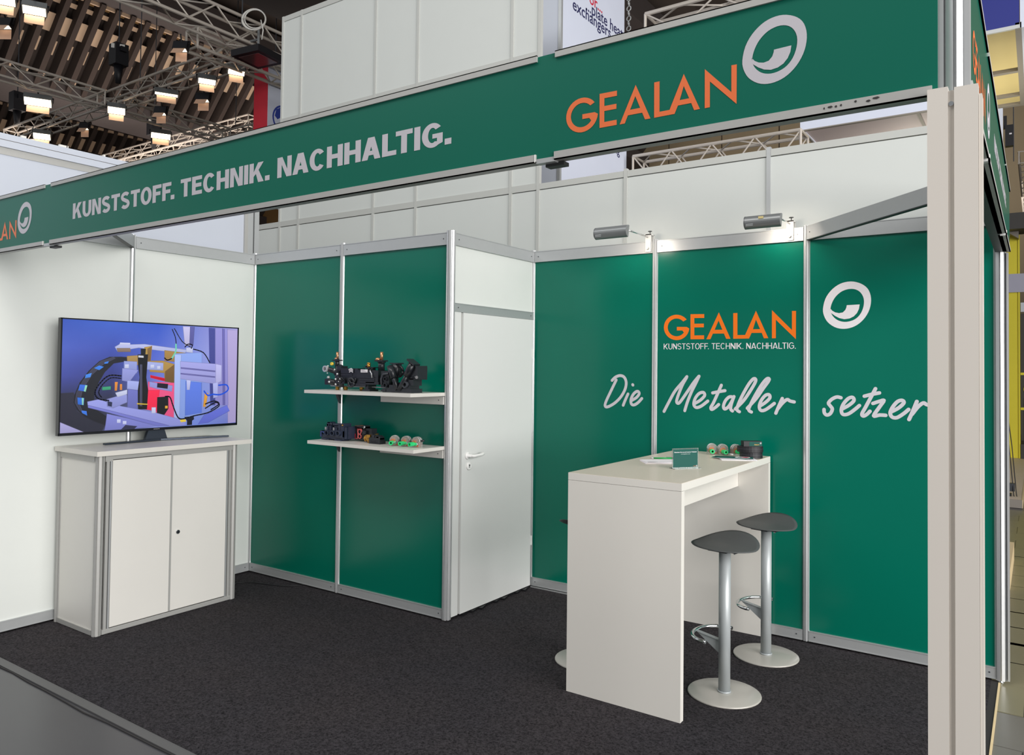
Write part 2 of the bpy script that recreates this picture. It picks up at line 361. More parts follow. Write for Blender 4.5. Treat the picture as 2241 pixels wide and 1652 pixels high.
RING_S=[(-0.0949,-0.0146),(-0.082,-0.0305),(-0.065,-0.041),(-0.0438,-0.0461),(-0.0227,-0.0423),(-0.0084,-0.0275),(-0.0025,-0.0115),(-0.0009,0.0001),(0.0705,0.0019),(0.0664,-0.0247),(0.0557,-0.0483),(0.0383,-0.0674),(0.0151,-0.0793),(-0.0142,-0.083),(-0.042,-0.0759),(-0.0666,-0.0617),(-0.0897,-0.0429)]
RING_C=(4.2303,2.0396)
GEA=[[[(0.1614,0.1296),(0.1496,0.1416),(0.1356,0.1515),(0.12,0.1587),(0.1033,0.1631),(0.0861,0.1644),(0.069,0.1626),(0.0526,0.1577),(0.0375,0.1499),(0.0244,0.1396),(0.0137,0.1269),(0.0057,0.1125),(0.0009,0.0968),(-0.0006,0.0804),(0.0012,0.064),(0.0063,0.0482),(0.0145,0.0334),(0.0255,0.0204),(0.0388,0.0095),(0.054,0.0012),(0.0704,-0.0042),(0.0876,-0.0067),(0.1048,-0.006),(0.1214,-0.0023),(0.1369,0.0043),(0.1507,0.0136),(0.1622,0.0253),(0.1712,0.0388),(0.1773,0.0537),(0.1803,0.0695),(0.1617,0.0805),(0.0926,0.082),(0.0928,0.0581),(0.1318,0.0574),(0.1429,0.0434),(0.1349,0.0346),(0.1251,0.0275),(0.114,0.0224),(0.102,0.0194),(0.0895,0.0187),(0.077,0.0204),(0.0651,0.0244),(0.0541,0.0304),(0.0445,0.0384),(0.0367,0.048),(0.0311,0.0588),(0.0277,0.0704),(0.0269,0.0823),(0.0285,0.0941),(0.0326,0.1053),(0.039,0.1154),(0.0474,0.1241),(0.0574,0.131),(0.0688,0.1358),(0.0809,0.1384),(0.0935,0.1387),(0.1059,0.1366),(0.1177,0.1323),(0.1284,0.1259),(0.1376,0.1178)]],[[(0.1885,0.1647),(0.2831,0.1626),(0.2832,0.1376),(0.2151,0.1387),(0.2153,0.1005),(0.2809,0.0998),(0.2811,0.0756),(0.2154,0.0762),(0.2158,0.0226),(0.283,0.0225),(0.2832,-0.0025),(0.1896,-0.0022)]],[[(0.3821,0.1708),(0.4598,-0.0022),(0.4317,-0.0019),(0.417,0.0324),(0.3427,0.0328),(0.3264,-0.003),(0.299,-0.0035)],[(0.3807,0.1174),(0.354,0.0574),(0.4063,0.0572)]],[[(0.4774,0.163),(0.5045,0.163),(0.5052,0.0208),(0.5549,0.0208),(0.6235,0.1732),(0.7015,-0.0013),(0.6741,-0.0017),(0.6602,0.0331),(0.5962,0.0334),(0.58,-0.0021),(0.4782,-0.0024)],[(0.6237,0.1174),(0.6046,0.0566),(0.6502,0.0565)]],[[(0.7236,0.1738),(0.8459,0.0467),(0.8456,0.1652),(0.8697,0.1644),(0.8694,-0.0094),(0.7478,0.1134),(0.7482,-0.0019),(0.7242,-0.0023)]]]
GEA_C=(3.0671,1.8504)
HAND={'D':[[(2.6765,1.5634),(2.6812,1.568),(2.6878,1.5746),(2.6956,1.5816),(2.7035,1.5872),(2.7119,1.5914),(2.7209,1.5949),(2.73,1.5974),(2.7388,1.5984),(2.7473,1.598),(2.7558,1.5963),(2.7637,1.5932),(2.7705,1.5883),(2.7763,1.5813),(2.7813,1.5725),(2.7851,1.5624),(2.7871,1.5517),(2.7872,1.5404),(2.7857,1.528),(2.7827,1.5151),(2.7782,1.5021),(2.7721,1.4887),(2.7645,1.4749),(2.7556,1.4613),(2.746,1.4485),(2.7355,1.4365),(2.724,1.425),(2.7118,1.4143),(2.6993,1.4046),(2.6858,1.3956),(2.6713,1.3873),(2.6575,1.3805),(2.6461,1.3761),(2.6376,1.3742),(2.6309,1.3745),(2.6262,1.3767),(2.6233,1.3805),(2.6223,1.3859),(2.6232,1.3929),(2.6259,1.4018),(2.6302,1.4128),(2.6363,1.4262),(2.6441,1.4418),(2.6532,1.4591),(2.663,1.4779),(2.6748,1.5006),(2.6884,1.5266),(2.701,1.5506),(2.7096,1.5672)]],'i':[[(2.8017,1.4712),(2.7979,1.4634),(2.7924,1.4522),(2.7865,1.4398),(2.7812,1.4285),(2.7765,1.4179),(2.7719,1.4072),(2.768,1.3977),(2.7652,1.3911)],[(2.8369,1.5371),(2.8373,1.5364),(2.838,1.5355),(2.8387,1.5346),(2.8392,1.534)]],'e1':[[(2.8309,1.427),(2.8379,1.4309),(2.8479,1.4363),(2.8586,1.4427),(2.8674,1.4491),(2.8744,1.4559),(2.8808,1.4634),(2.8855,1.4706),(2.8877,1.4768),(2.8867,1.4822),(2.8833,1.4873),(2.8783,1.4909),(2.8727,1.492),(2.8664,1.4899),(2.8588,1.4855),(2.8511,1.4793),(2.8443,1.4724),(2.8384,1.4642),(2.8328,1.4545),(2.8282,1.4445),(2.8251,1.4352),(2.8238,1.4264),(2.8239,1.4177),(2.8252,1.4099),(2.8277,1.4039),(2.8314,1.3997),(2.8363,1.397),(2.8421,1.3958),(2.8484,1.3963),(2.8554,1.3987),(2.8633,1.4029),(2.8714,1.4082),(2.8791,1.4141),(2.887,1.4212),(2.8951,1.4297),(2.9022,1.4376),(2.9072,1.4431)]],'M':[[(3.0713,1.3606),(3.0787,1.3746),(3.0894,1.3946),(3.1012,1.4165),(3.1121,1.4364),(3.1215,1.4535),(3.1305,1.4699),(3.1396,1.4855),(3.1494,1.5003),(3.1602,1.5142),(3.1716,1.5272),(3.183,1.5396),(3.1939,1.5519),(3.205,1.565),(3.2162,1.5786),(3.226,1.5905),(3.2328,1.5988)],[(3.2308,1.5928),(3.2263,1.5855),(3.2199,1.575),(3.2129,1.5633),(3.2067,1.5521),(3.2017,1.5423),(3.1971,1.5327),(3.1926,1.5226),(3.1878,1.5114),(3.1824,1.4981),(3.1765,1.4832),(3.171,1.4686),(3.1668,1.4564),(3.164,1.4469),(3.1621,1.4393),(3.1613,1.4331),(3.1617,1.428),(3.1635,1.4237),(3.1666,1.4206),(3.1704,1.419),(3.1746,1.4193),(3.1785,1.4213),(3.1826,1.4247),(3.1877,1.4304),(3.1947,1.4392),(3.2043,1.4521),(3.2159,1.4685),(3.2282,1.4862),(3.2398,1.5027),(3.2506,1.5182),(3.2612,1.5336),(3.2715,1.5483),(3.2813,1.5617),(3.2914,1.5742),(3.3015,1.5861),(3.3103,1.5961),(3.3164,1.6031)],[(3.3175,1.6031),(3.3129,1.5935),(3.3063,1.5797),(3.2989,1.5643),(3.2918,1.5499),(3.2855,1.5376),(3.2792,1.5258),(3.2727,1.5134),(3.2661,1.4994),(3.2588,1.4828),(3.2511,1.4644),(3.2436,1.4458),(3.2371,1.4286),(3.2315,1.412),(3.2265,1.3957),(3.2224,1.3817),(3.2195,1.3718)]],'e2':[[(3.2895,1.4224),(3.2968,1.4266),(3.3074,1.4326),(3.3189,1.4396),(3.3288,1.4466),(3.3373,1.4541),(3.3456,1.4622),(3.3523,1.4702),(3.3564,1.4772),(3.3571,1.4834),(3.3552,1.4893),(3.3516,1.494),(3.347,1.4967),(3.3411,1.4973),(3.3337,1.4961),(3.3257,1.4933),(3.3182,1.4889),(3.3109,1.4825),(3.3035,1.4742),(3.2968,1.4648),(3.2914,1.4553),(3.2872,1.4453),(3.284,1.4344),(3.2822,1.4239),(3.2823,1.4152),(3.2844,1.4082),(3.2885,1.4024),(3.2938,1.3981),(3.3001,1.396),(3.3072,1.3961),(3.3155,1.3982),(3.3245,1.402),(3.3341,1.4072),(3.3455,1.4149),(3.3583,1.425),(3.37,1.4347),(3.3781,1.4413)]],'t':[[(3.4684,1.5469),(3.4634,1.5355),(3.4561,1.5192),(3.4481,1.5011),(3.4407,1.4846),(3.4341,1.4698),(3.4275,1.4552),(3.4213,1.4416),(3.4157,1.4299),(3.4103,1.4202),(3.4052,1.4122),(3.401,1.4055),(3.3987,1.3998),(3.3983,1.3947),(3.3996,1.3906),(3.4022,1.388),(3.4058,1.3873),(3.411,1.3892),(3.4176,1.3932),(3.4247,1.3982),(3.431,1.403),(3.4369,1.4078),(3.4426,1.4131),(3.4476,1.418),(3.4511,1.4213)],[(3.4103,1.4955),(3.4175,1.4971),(3.4279,1.4995),(3.4395,1.502),(3.4506,1.5044),(3.462,1.5067),(3.4741,1.509),(3.485,1.511),(3.4926,1.5124)]],'a':[[(3.5422,1.473),(3.5384,1.4735),(3.5329,1.4742),(3.5267,1.4742),(3.5205,1.4723),(3.5143,1.468),(3.5077,1.4619),(3.5013,1.4548),(3.4959,1.4473),(3.4914,1.4389),(3.4874,1.4296),(3.4846,1.4205),(3.4831,1.4128),(3.4833,1.4061),(3.4848,1.4),(3.4875,1.3956),(3.4912,1.3936),(3.4962,1.3945),(3.5025,1.3977),(3.5094,1.4027),(3.5159,1.4091),(3.5223,1.4176),(3.529,1.4282),(3.5352,1.4392),(3.5404,1.4488),(3.5445,1.4571),(3.5477,1.465),(3.5502,1.4716),(3.552,1.4762)],[(3.552,1.4762),(3.5488,1.4675),(3.5441,1.4549),(3.5392,1.4412),(3.5355,1.4292),(3.5331,1.4193),(3.5314,1.41),(3.5305,1.4018),(3.5308,1.3952),(3.5329,1.3903),(3.5364,1.387),(3.5401,1.3847),(3.5427,1.3831)]],'l':[[(3.5603,1.3963),(3.5701,1.406),(3.5843,1.4199),(3.5997,1.4356),(3.6135,1.4512),(3.6253,1.4667),(3.6365,1.4831),(3.647,1.4994),(3.6566,1.5147),(3.6657,1.5295),(3.6742,1.544),(3.6815,1.5571),(3.6869,1.5679),(3.6902,1.5759),(3.6916,1.5816),(3.6917,1.5857),(3.6907,1.5889),(3.6885,1.5917),(3.6851,1.5937),(3.6806,1.5939),(3.6754,1.5915),(3.6694,1.5864),(3.6626,1.5789),(3.655,1.5693),(3.6468,1.5575),(3.6377,1.5428),(3.6277,1.5254),(3.6177,1.507),(3.6085,1.4895),(3.6002,1.4726),(3.5922,1.4556),(3.5852,1.4397),(3.5797,1.426),(3.5757,1.4149),(3.573,1.4058),(3.5718,1.3982),(3.572,1.392),(3.5747,1.3872),(3.5794,1.3839),(3.5843,1.3817),(3.5877,1.3801)]],'l2':[[(3.6379,1.4042),(3.6485,1.4158),(3.6638,1.4323),(3.6804,1.4508),(3.6949,1.4682),(3.7068,1.4844),(3.7176,1.5008),(3.7277,1.5166),(3.7372,1.5311),(3.7467,1.5445),(3.7559,1.557),(3.7639,1.5681),(3.7699,1.5772),(3.7734,1.5839),(3.7752,1.5887),(3.7754,1.592),(3.7745,1.5942),(3.7723,1.5959),(3.7687,1.5965),(3.7641,1.5955),(3.7586,1.592),(3.7522,1.586),(3.7448,1.5777),(3.7366,1.5672),(3.7277,1.5545),(3.7176,1.5386),(3.7064,1.5197),(3.6953,1.5001),(3.6854,1.4822),(3.6768,1.466),(3.6691,1.4505),(3.6624,1.4363),(3.657,1.424),(3.6526,1.4139),(3.6494,1.4057),(3.6476,1.3989),(3.6475,1.3931),(3.6504,1.3886),(3.6556,1.3853),(3.6611,1.3831),(3.6648,1.3814)]],'e3':[[(3.7188,1.4216),(3.7248,1.4256),(3.7335,1.4312),(3.743,1.4378),(3.7516,1.4445),(3.7597,1.4516),(3.7679,1.4593),(3.775,1.4669),(3.7795,1.4737),(3.7811,1.4801),(3.7804,1.4862),(3.7781,1.4912),(3.7748,1.4943),(3.7703,1.4955),(3.7645,1.495),(3.7579,1.4929),(3.7515,1.4889),(3.7448,1.4825),(3.7376,1.474),(3.7308,1.4644),(3.7253,1.455),(3.7209,1.4454),(3.7173,1.4352),(3.7149,1.4253),(3.7141,1.4167),(3.7149,1.4091),(3.7172,1.4022),(3.7207,1.3967),(3.7255,1.3934),(3.7314,1.3925),(3.7385,1.3934),(3.7468,1.3964),(3.7565,1.4013),(3.769,1.4099),(3.784,1.4216),(3.7979,1.433),(3.8075,1.4409)]],'r':[[(3.8561,1.4734),(3.8523,1.4648),(3.8468,1.4525),(3.8407,1.4388),(3.8352,1.4259),(3.83,1.4133),(3.8247,1.4002),(3.8201,1.3885),(3.8169,1.3803)],[(3.8306,1.4099),(3.8356,1.4166),(3.8426,1.4263),(3.8505,1.4367),(3.858,1.4454),(3.8651,1.4527),(3.8722,1.4594),(3.8791,1.4647),(3.8853,1.4678),(3.8903,1.4677),(3.8945,1.4651),(3.8986,1.4617),(3.9034,1.4591),(3.9096,1.4575),(3.9167,1.4562),(3.9232,1.4551),(3.9278,1.4544)]],'s':[[(4.1973,1.4887),(4.1933,1.4898),(4.1876,1.4915),(4.1811,1.4927),(4.1745,1.4925),(4.1676,1.4904),(4.1602,1.487),(4.153,1.4828),(4.1465,1.4781),(4.1405,1.4728),(4.1347,1.4668),(4.1302,1.4606),(4.1277,1.455),(4.1282,1.4501),(4.131,1.4458),(4.1347,1.4416),(4.138,1.4373),(4.1412,1.4331),(4.1449,1.4291),(4.1479,1.4248),(4.1491,1.4197),(4.1481,1.4131),(4.1456,1.4055),(4.142,1.3981),(4.1381,1.3922),(4.1335,1.388),(4.128,1.3848),(4.1224,1.3828),(4.1176,1.3823),(4.1134,1.3838),(4.1095,1.387),(4.1062,1.391),(4.1038,1.3953),(4.1025,1.4002),(4.102,1.406),(4.1021,1.4114),(4.102,1.4151)]],'e4':[[(4.2041,1.4219),(4.2111,1.4261),(4.2212,1.4321),(4.2321,1.4389),(4.2417,1.4456),(4.25,1.4525),(4.2581,1.4597),(4.2648,1.4668),(4.269,1.4732),(4.2701,1.4793),(4.2689,1.485),(4.266,1.4898),(4.2624,1.4926),(4.2578,1.4933),(4.252,1.4923),(4.2456,1.4897),(4.2391,1.4856),(4.2324,1.4794),(4.2251,1.4714),(4.2182,1.4624),(4.2124,1.4535),(4.2078,1.4445),(4.204,1.435),(4.2012,1.4257),(4.1999,1.4173),(4.2,1.4093),(4.2015,1.4016),(4.2042,1.3951),(4.2083,1.3908),(4.214,1.3889),(4.2213,1.389),(4.2294,1.3908),(4.2376,1.3939),(4.2461,1.3988),(4.2551,1.4056),(4.2641,1.4131),(4.2724,1.4202),(4.2803,1.4273),(4.2881,1.4347),(4.2948,1.4414),(4.2995,1.446)]],'t2':[[(4.3863,1.5471),(4.3817,1.5377),(4.3752,1.5241),(4.3678,1.5088),(4.3605,1.4939),(4.3534,1.4792),(4.3459,1.4639),(4.3387,1.4491),(4.3322,1.4358),(4.3262,1.4241),(4.3205,1.4136),(4.316,1.4045),(4.3135,1.3971),(4.3134,1.3917),(4.3152,1.388),(4.3182,1.3859),(4.3216,1.3852),(4.3256,1.3862),(4.3305,1.389),(4.3356,1.3927),(4.3403,1.3966),(4.3449,1.4011),(4.3496,1.4064),(4.3537,1.4114),(4.3565,1.4148)],[(4.3265,1.5016),(4.3332,1.5037),(4.3429,1.5068),(4.3538,1.5102),(4.3646,1.5133),(4.3759,1.5161),(4.3883,1.519),(4.3994,1.5215),(4.4071,1.5232)]],'z':[[(4.3727,1.461),(4.3786,1.4633),(4.3871,1.4668),(4.3964,1.4704),(4.4047,1.4734),(4.4129,1.4766),(4.4213,1.48),(4.428,1.4819),(4.431,1.4804),(4.4291,1.4746),(4.4235,1.4656),(4.4161,1.4546),(4.4087,1.4431),(4.3999,1.4294),(4.3893,1.4136),(4.3804,1.399),(4.3767,1.3894),(4.3802,1.3868),(4.3887,1.389),(4.3992,1.3928),(4.4087,1.3952),(4.4174,1.3955),(4.4266,1.3954),(4.4348,1.395),(4.4405,1.3948)]],'e5':[[(4.4681,1.4151),(4.4754,1.4195),(4.486,1.4257),(4.4974,1.4328),(4.5072,1.4399),(4.5157,1.4473),(4.5237,1.4553),(4.5303,1.4629),(4.5344,1.4693),(4.5352,1.4744),(4.5337,1.4787),(4.5305,1.4819),(4.5266,1.4836),(4.522,1.484),(4.5161,1.483),(4.5097,1.4807),(4.5033,1.4768),(4.497,1.4709),(4.4903,1.4631),(4.4839,1.4544),(4.4783,1.4457),(4.4735,1.437),(4.4691,1.4277),(4.4658,1.4187),(4.4642,1.4106),(4.4645,1.4033),(4.4664,1.3966),(4.4695,1.391),(4.4736,1.3868),(4.4787,1.3841),(4.4849,1.3826),(4.4919,1.3827),(4.4994,1.3845),(4.5077,1.3889),(4.517,1.3953),(4.5261,1.4025),(4.5343,1.4093),(4.5418,1.4159),(4.5488,1.4229),(4.5548,1.4291),(4.559,1.4334)]],'r2':[[(4.601,1.4801),(4.5976,1.4709),(4.5928,1.4575),(4.5873,1.4426),(4.5819,1.4284),(4.5764,1.4142),(4.5704,1.3991),(4.565,1.3857),(4.5612,1.3763)],[(4.5766,1.4068),(4.5822,1.4152),(4.5902,1.4274),(4.599,1.4402),(4.6071,1.4506),(4.6142,1.4584),(4.6213,1.4649),(4.6278,1.4699),(4.6335,1.4728),(4.638,1.4729),(4.6415,1.4705),(4.6448,1.4674),(4.6486,1.4649),(4.6534,1.4633),(4.6589,1.4618),(4.6638,1.4605),(4.6673,1.4597)]]}
SCR=[((178,165,215),[(0.93,0.983),(1.0,0.982),(1.0,0.006),(0.947,0.002)]),((70,75,150),[(0.807,0.993),(0.849,0.993),(0.86,0.194),(0.827,0.195)]),((150,145,215),[(0.849,0.993),(0.93,0.99),(0.946,0.19),(0.86,0.194)]),((110,105,180),[(0.896,0.992),(0.911,0.99),(0.925,0.191),(0.91,0.192)]),((200,195,235),[(0.645,0.992),(0.716,0.994),(0.71,0.804),(0.659,0.801)]),((95,95,165),[(0.689,0.993),(0.716,0.994),(0.71,0.804),(0.687,0.803)]),((45,45,62),[(0.0,0.349),(0.063,0.354),(0.081,0.188),(0.222,0.049),(0.208,0.0),(0.113,0.0),(0.0,0.097)]),((170,165,215),[(0.0,0.097),(0.114,0.0),(0.0,0.0)]),((30,30,42),[(0.344,0.673),(0.297,0.677),(0.237,0.674),(0.185,0.633),(0.134,0.547),(0.091,0.443),(0.066,0.329),(0.063,0.265),(0.081,0.2),(0.12,0.134),(0.163,0.092),(0.222,0.049),(0.231,0.127),(0.185,0.182),(0.163,0.275),(0.163,0.353),(0.185,0.444),(0.214,0.536),(0.259,0.616),(0.305,0.631),(0.344,0.639)]),((62,62,82),[(0.192,0.633),(0.259,0.675),(0.267,0.663),(0.207,0.608),(0.148,0.508),(0.105,0.379),(0.091,0.251),(0.113,0.16),(0.091,0.2),(0.07,0.265),(0.077,0.354),(0.105,0.456),(0.148,0.56)]),((60,130,235),[(0.211,0.625),(0.233,0.635),(0.229,0.615),(0.211,0.61)]),((60,130,235),[(0.159,0.571),(0.185,0.595),(0.208,0.583),(0.185,0.553)]),((70,140,240),[(0.119,0.512),(0.148,0.527),(0.142,0.489),(0.115,0.48)]),((60,110,220),[(0.091,0.424),(0.127,0.418),(0.12,0.36),(0.084,0.373)]),((150,220,190),[(0.118,0.418),(0.128,0.415),(0.12,0.358),(0.111,0.364)]),((50,110,215),[(0.081,0.309),(0.114,0.302),(0.112,0.24),(0.084,0.249)]),((140,210,190),[(0.102,0.305),(0.112,0.302),(0.111,0.24),(0.104,0.243)]),((60,120,225),[(0.102,0.193),(0.127,0.185),(0.131,0.144),(0.105,0.171)]),((185,190,235),[(0.263,0.768),(0.29,0.797),(0.344,0.794),(0.423,0.802),(0.547,0.78),(0.676,0.759),(0.659,0.727),(0.505,0.746),(0.391,0.767),(0.344,0.751),(0.348,0.727),(0.278,0.725)]),((140,118,105),[(0.273,0.756),(0.344,0.76),(0.348,0.727),(0.278,0.723)]),((205,208,240),[(0.29,0.81),(0.344,0.81),(0.344,0.791),(0.286,0.787)]),((172,140,85),[(0.328,0.685),(0.391,0.695),(0.391,0.604),(0.332,0.602)]),((185,150,75),[(0.423,0.772),(0.465,0.788),(0.456,0.634),(0.423,0.622)]),((130,100,60),[(0.439,0.759),(0.465,0.788),(0.459,0.637),(0.443,0.636)]),((168,132,75),[(0.538,0.748),(0.668,0.727),(0.65,0.687),(0.598,0.639),(0.539,0.647)]),((175,140,75),[(0.448,0.643),(0.53,0.646),(0.598,0.614),(0.599,0.43),(0.543,0.444),(0.539,0.528),(0.456,0.54)]),((120,92,55),[(0.543,0.542),(0.598,0.614),(0.599,0.43),(0.543,0.444)]),((150,160,220),[(0.313,0.638),(0.383,0.634),(0.384,0.525),(0.313,0.551)]),((165,175,230),[(0.44,0.636),(0.532,0.625),(0.532,0.553),(0.44,0.561)]),((150,155,220),[(0.305,0.571),(0.391,0.553),(0.344,0.444),(0.305,0.457)]),((165,175,235),[(0.333,0.457),(0.412,0.444),(0.412,0.362),(0.333,0.377)]),((110,115,190),[(0.337,0.377),(0.392,0.363),(0.392,0.186),(0.337,0.202)]),((235,85,135),[(0.448,0.444),(0.603,0.43),(0.604,0.07),(0.448,0.181)]),((255,40,80),[(0.444,0.362),(0.514,0.361),(0.502,0.16),(0.432,0.181)]),((150,150,215),[(0.456,0.444),(0.59,0.402),(0.586,0.346),(0.497,0.375),(0.456,0.396)]),((30,25,45),[(0.501,0.43),(0.563,0.419),(0.56,0.374),(0.499,0.389)]),((200,20,50),[(0.46,0.506),(0.543,0.475),(0.543,0.447),(0.46,0.483)]),((18,18,26),[(0.387,0.702),(0.443,0.705),(0.44,0.609),(0.436,0.485),(0.448,0.362),(0.444,0.181),(0.396,0.183),(0.392,0.363),(0.4,0.485),(0.39,0.607)]),((25,25,35),[(0.403,0.757),(0.43,0.759),(0.428,0.701),(0.404,0.7)]),((70,72,95),[(0.401,0.607),(0.411,0.608),(0.416,0.212),(0.405,0.213)]),((215,215,225),[(0.39,0.694),(0.419,0.691),(0.419,0.672),(0.39,0.675)]),((200,170,60),[(0.388,0.243),(0.448,0.233),(0.448,0.222),(0.388,0.23)]),((18,18,25),[(0.502,0.292),(0.565,0.297),(0.567,0.178),(0.54,0.109),(0.502,0.139)]),((230,170,60),[(0.548,0.207),(0.563,0.206),(0.563,0.181),(0.548,0.181)]),((140,165,235),[(0.598,0.719),(0.766,0.735),(0.772,0.124),(0.705,0.071),(0.634,0.058),(0.602,0.091)]),((172,190,242),[(0.598,0.712),(0.637,0.707),(0.634,0.058),(0.602,0.091)]),((95,125,225),[(0.668,0.445),(0.767,0.43),(0.772,0.124),(0.669,0.101)]),((165,165,228),[(0.633,0.643),(0.859,0.622),(0.895,0.608),(0.896,0.445),(0.86,0.415),(0.636,0.47)]),((115,112,180),[(0.637,0.584),(0.855,0.551),(0.855,0.539),(0.637,0.572)]),((115,112,180),[(0.637,0.527),(0.855,0.492),(0.855,0.48),(0.637,0.516)]),((190,188,238),[(0.857,0.622),(0.895,0.608),(0.896,0.445),(0.86,0.415)]),((190,195,240),[(0.673,0.459),(0.699,0.453),(0.693,0.359),(0.677,0.359)]),((175,180,235),[(0.841,0.423),(0.874,0.43),(0.874,0.282),(0.846,0.268)]),((225,160,60),[(0.79,0.328),(0.81,0.32),(0.797,0.182),(0.781,0.182)]),((150,155,225),[(0.13,0.269),(0.185,0.287),(0.306,0.217),(0.473,0.154),(0.669,0.051),(0.669,0.006),(0.506,0.014),(0.237,0.167),(0.134,0.217)]),((120,124,205),[(0.134,0.237),(0.237,0.186),(0.574,0.013),(0.506,0.014),(0.237,0.164),(0.134,0.216)]),((128,132,208),[(0.23,0.154),(0.345,0.1),(0.498,0.014),(0.345,0.003),(0.219,0.003),(0.224,0.049)]),((45,45,75),[(0.329,0.041),(0.392,0.023),(0.376,0.0),(0.306,0.003)]),((145,150,215),[(0.226,0.286),(0.321,0.33),(0.333,0.323),(0.334,0.253),(0.26,0.203),(0.23,0.22)]),((40,45,80),[(0.231,0.27),(0.256,0.258),(0.254,0.216),(0.233,0.226)]),((100,110,210),[(0.786,0.095),(0.937,0.19),(0.956,0.13),(0.814,0.019),(0.75,0.01)]),((60,160,120),[(0.203,0.398),(0.246,0.404),(0.246,0.375),(0.203,0.37)]),((225,140,60),[(0.267,0.444),(0.282,0.444),(0.279,0.364),(0.267,0.364)]),((225,140,60),[(0.294,0.424),(0.305,0.424),(0.306,0.369),(0.294,0.369)]),((200,205,235),[(0.271,0.344),(0.333,0.37),(0.333,0.33),(0.283,0.304)]),((205,210,240),[(0.318,0.607),(0.339,0.608),(0.339,0.573),(0.318,0.572)]),((205,210,240),[(0.459,0.606),(0.479,0.607),(0.479,0.577),(0.459,0.576)]),((205,210,240),[(0.497,0.594),(0.515,0.594),(0.515,0.567),(0.497,0.566)]),((200,205,240),[(0.283,0.098),(0.302,0.096),(0.302,0.064),(0.283,0.066)]),((200,205,240),[(0.314,0.08),(0.333,0.078),(0.333,0.049),(0.314,0.05)]),((200,205,240),[(0.667,0.78),(0.707,0.782),(0.707,0.732),(0.668,0.737)]),((200,205,240),[(0.471,0.196),(0.494,0.195),(0.494,0.14),(0.471,0.141)]),((20,22,40),[(0.665,0.087),(0.722,0.091),(0.724,0.062),(0.712,0.048),(0.712,0.007),(0.682,0.006),(0.682,0.05)]),((230,200,70),[(0.638,0.063),(0.673,0.065),(0.676,0.041),(0.643,0.038)])]
SCRS=[((20,20,35),7,[(0.58,0.957),(0.584,0.943),(0.589,0.924),(0.595,0.902),(0.599,0.881),(0.602,0.862),(0.604,0.842),(0.605,0.824),(0.606,0.812)]),((20,20,35),7,[(0.593,0.965),(0.602,0.942),(0.614,0.907),(0.628,0.871),(0.641,0.842),(0.655,0.823),(0.67,0.808),(0.684,0.797),(0.694,0.789)]),((120,210,180),12,[(0.604,0.811),(0.604,0.799),(0.605,0.781),(0.605,0.76),(0.603,0.741),(0.599,0.721),(0.592,0.701),(0.585,0.682),(0.581,0.669)]),((20,20,35),9,[(0.581,0.669),(0.576,0.666),(0.569,0.661),(0.562,0.656),(0.555,0.654),(0.55,0.657),(0.545,0.663),(0.541,0.67),(0.539,0.674)]),((20,20,35),9,[(0.712,0.768),(0.724,0.764),(0.741,0.758),(0.759,0.749),(0.775,0.736),(0.788,0.713),(0.8,0.684),(0.81,0.655),(0.817,0.635)]),((20,20,35),8,[(0.659,0.787),(0.662,0.793),(0.666,0.802),(0.671,0.811),(0.676,0.816),(0.683,0.818),(0.691,0.818),(0.698,0.815),(0.703,0.811),(0.704,0.803),(0.702,0.793),(0.7,0.782),(0.698,0.775)]),((20,20,35),10,[(0.298,0.5),(0.286,0.502),(0.27,0.506),(0.252,0.507),(0.237,0.503),(0.224,0.492),(0.212,0.476),(0.202,0.457),(0.192,0.437),(0.183,0.417),(0.175,0.394),(0.169,0.372),(0.167,0.353),(0.167,0.335),(0.171,0.319),(0.177,0.305),(0.185,0.293),(0.197,0.286),(0.212,0.281),(0.227,0.277),(0.237,0.275)]),((20,20,35),8,[(0.298,0.477),(0.288,0.479),(0.273,0.483),(0.258,0.484),(0.244,0.481),(0.233,0.47),(0.222,0.455),(0.212,0.437),(0.203,0.42),(0.196,0.403),(0.191,0.385),(0.187,0.368),(0.185,0.352),(0.187,0.338),(0.191,0.325),(0.196,0.314),(0.2,0.306)]),((20,20,35),10,[(0.795,0.167),(0.808,0.179),(0.826,0.197),(0.845,0.214),(0.86,0.223),(0.871,0.221),(0.881,0.212),(0.886,0.199),(0.884,0.185),(0.873,0.17),(0.856,0.153),(0.835,0.136),(0.814,0.122),(0.792,0.113),(0.767,0.106),(0.744,0.101),(0.722,0.095),(0.704,0.088),(0.688,0.08),(0.673,0.074),(0.66,0.071),(0.649,0.07),(0.641,0.071),(0.633,0.077),(0.625,0.09),(0.617,0.113),(0.609,0.143),(0.601,0.176),(0.595,0.205),(0.589,0.23),(0.585,0.254),(0.58,0.275),(0.575,0.29),(0.568,0.297),(0.56,0.299),(0.553,0.298),(0.548,0.298)]),((20,20,35),10,[(0.795,0.211),(0.805,0.217),(0.821,0.227),(0.837,0.235),(0.851,0.238),(0.863,0.235),(0.874,0.228),(0.882,0.218),(0.884,0.208),(0.876,0.194),(0.86,0.177),(0.843,0.161),(0.832,0.151)]),((40,85,215),12,[(0.879,0.401),(0.889,0.402),(0.904,0.405),(0.92,0.407),(0.931,0.403),(0.938,0.393),(0.943,0.378),(0.944,0.362),(0.941,0.348),(0.933,0.335),(0.921,0.322),(0.907,0.311),(0.893,0.304),(0.879,0.302),(0.864,0.304),(0.851,0.307),(0.841,0.309)]),((40,85,215),12,[(0.841,0.309),(0.835,0.306),(0.826,0.301),(0.817,0.297),(0.809,0.298),(0.802,0.307),(0.795,0.32),(0.789,0.333),(0.785,0.343)])]
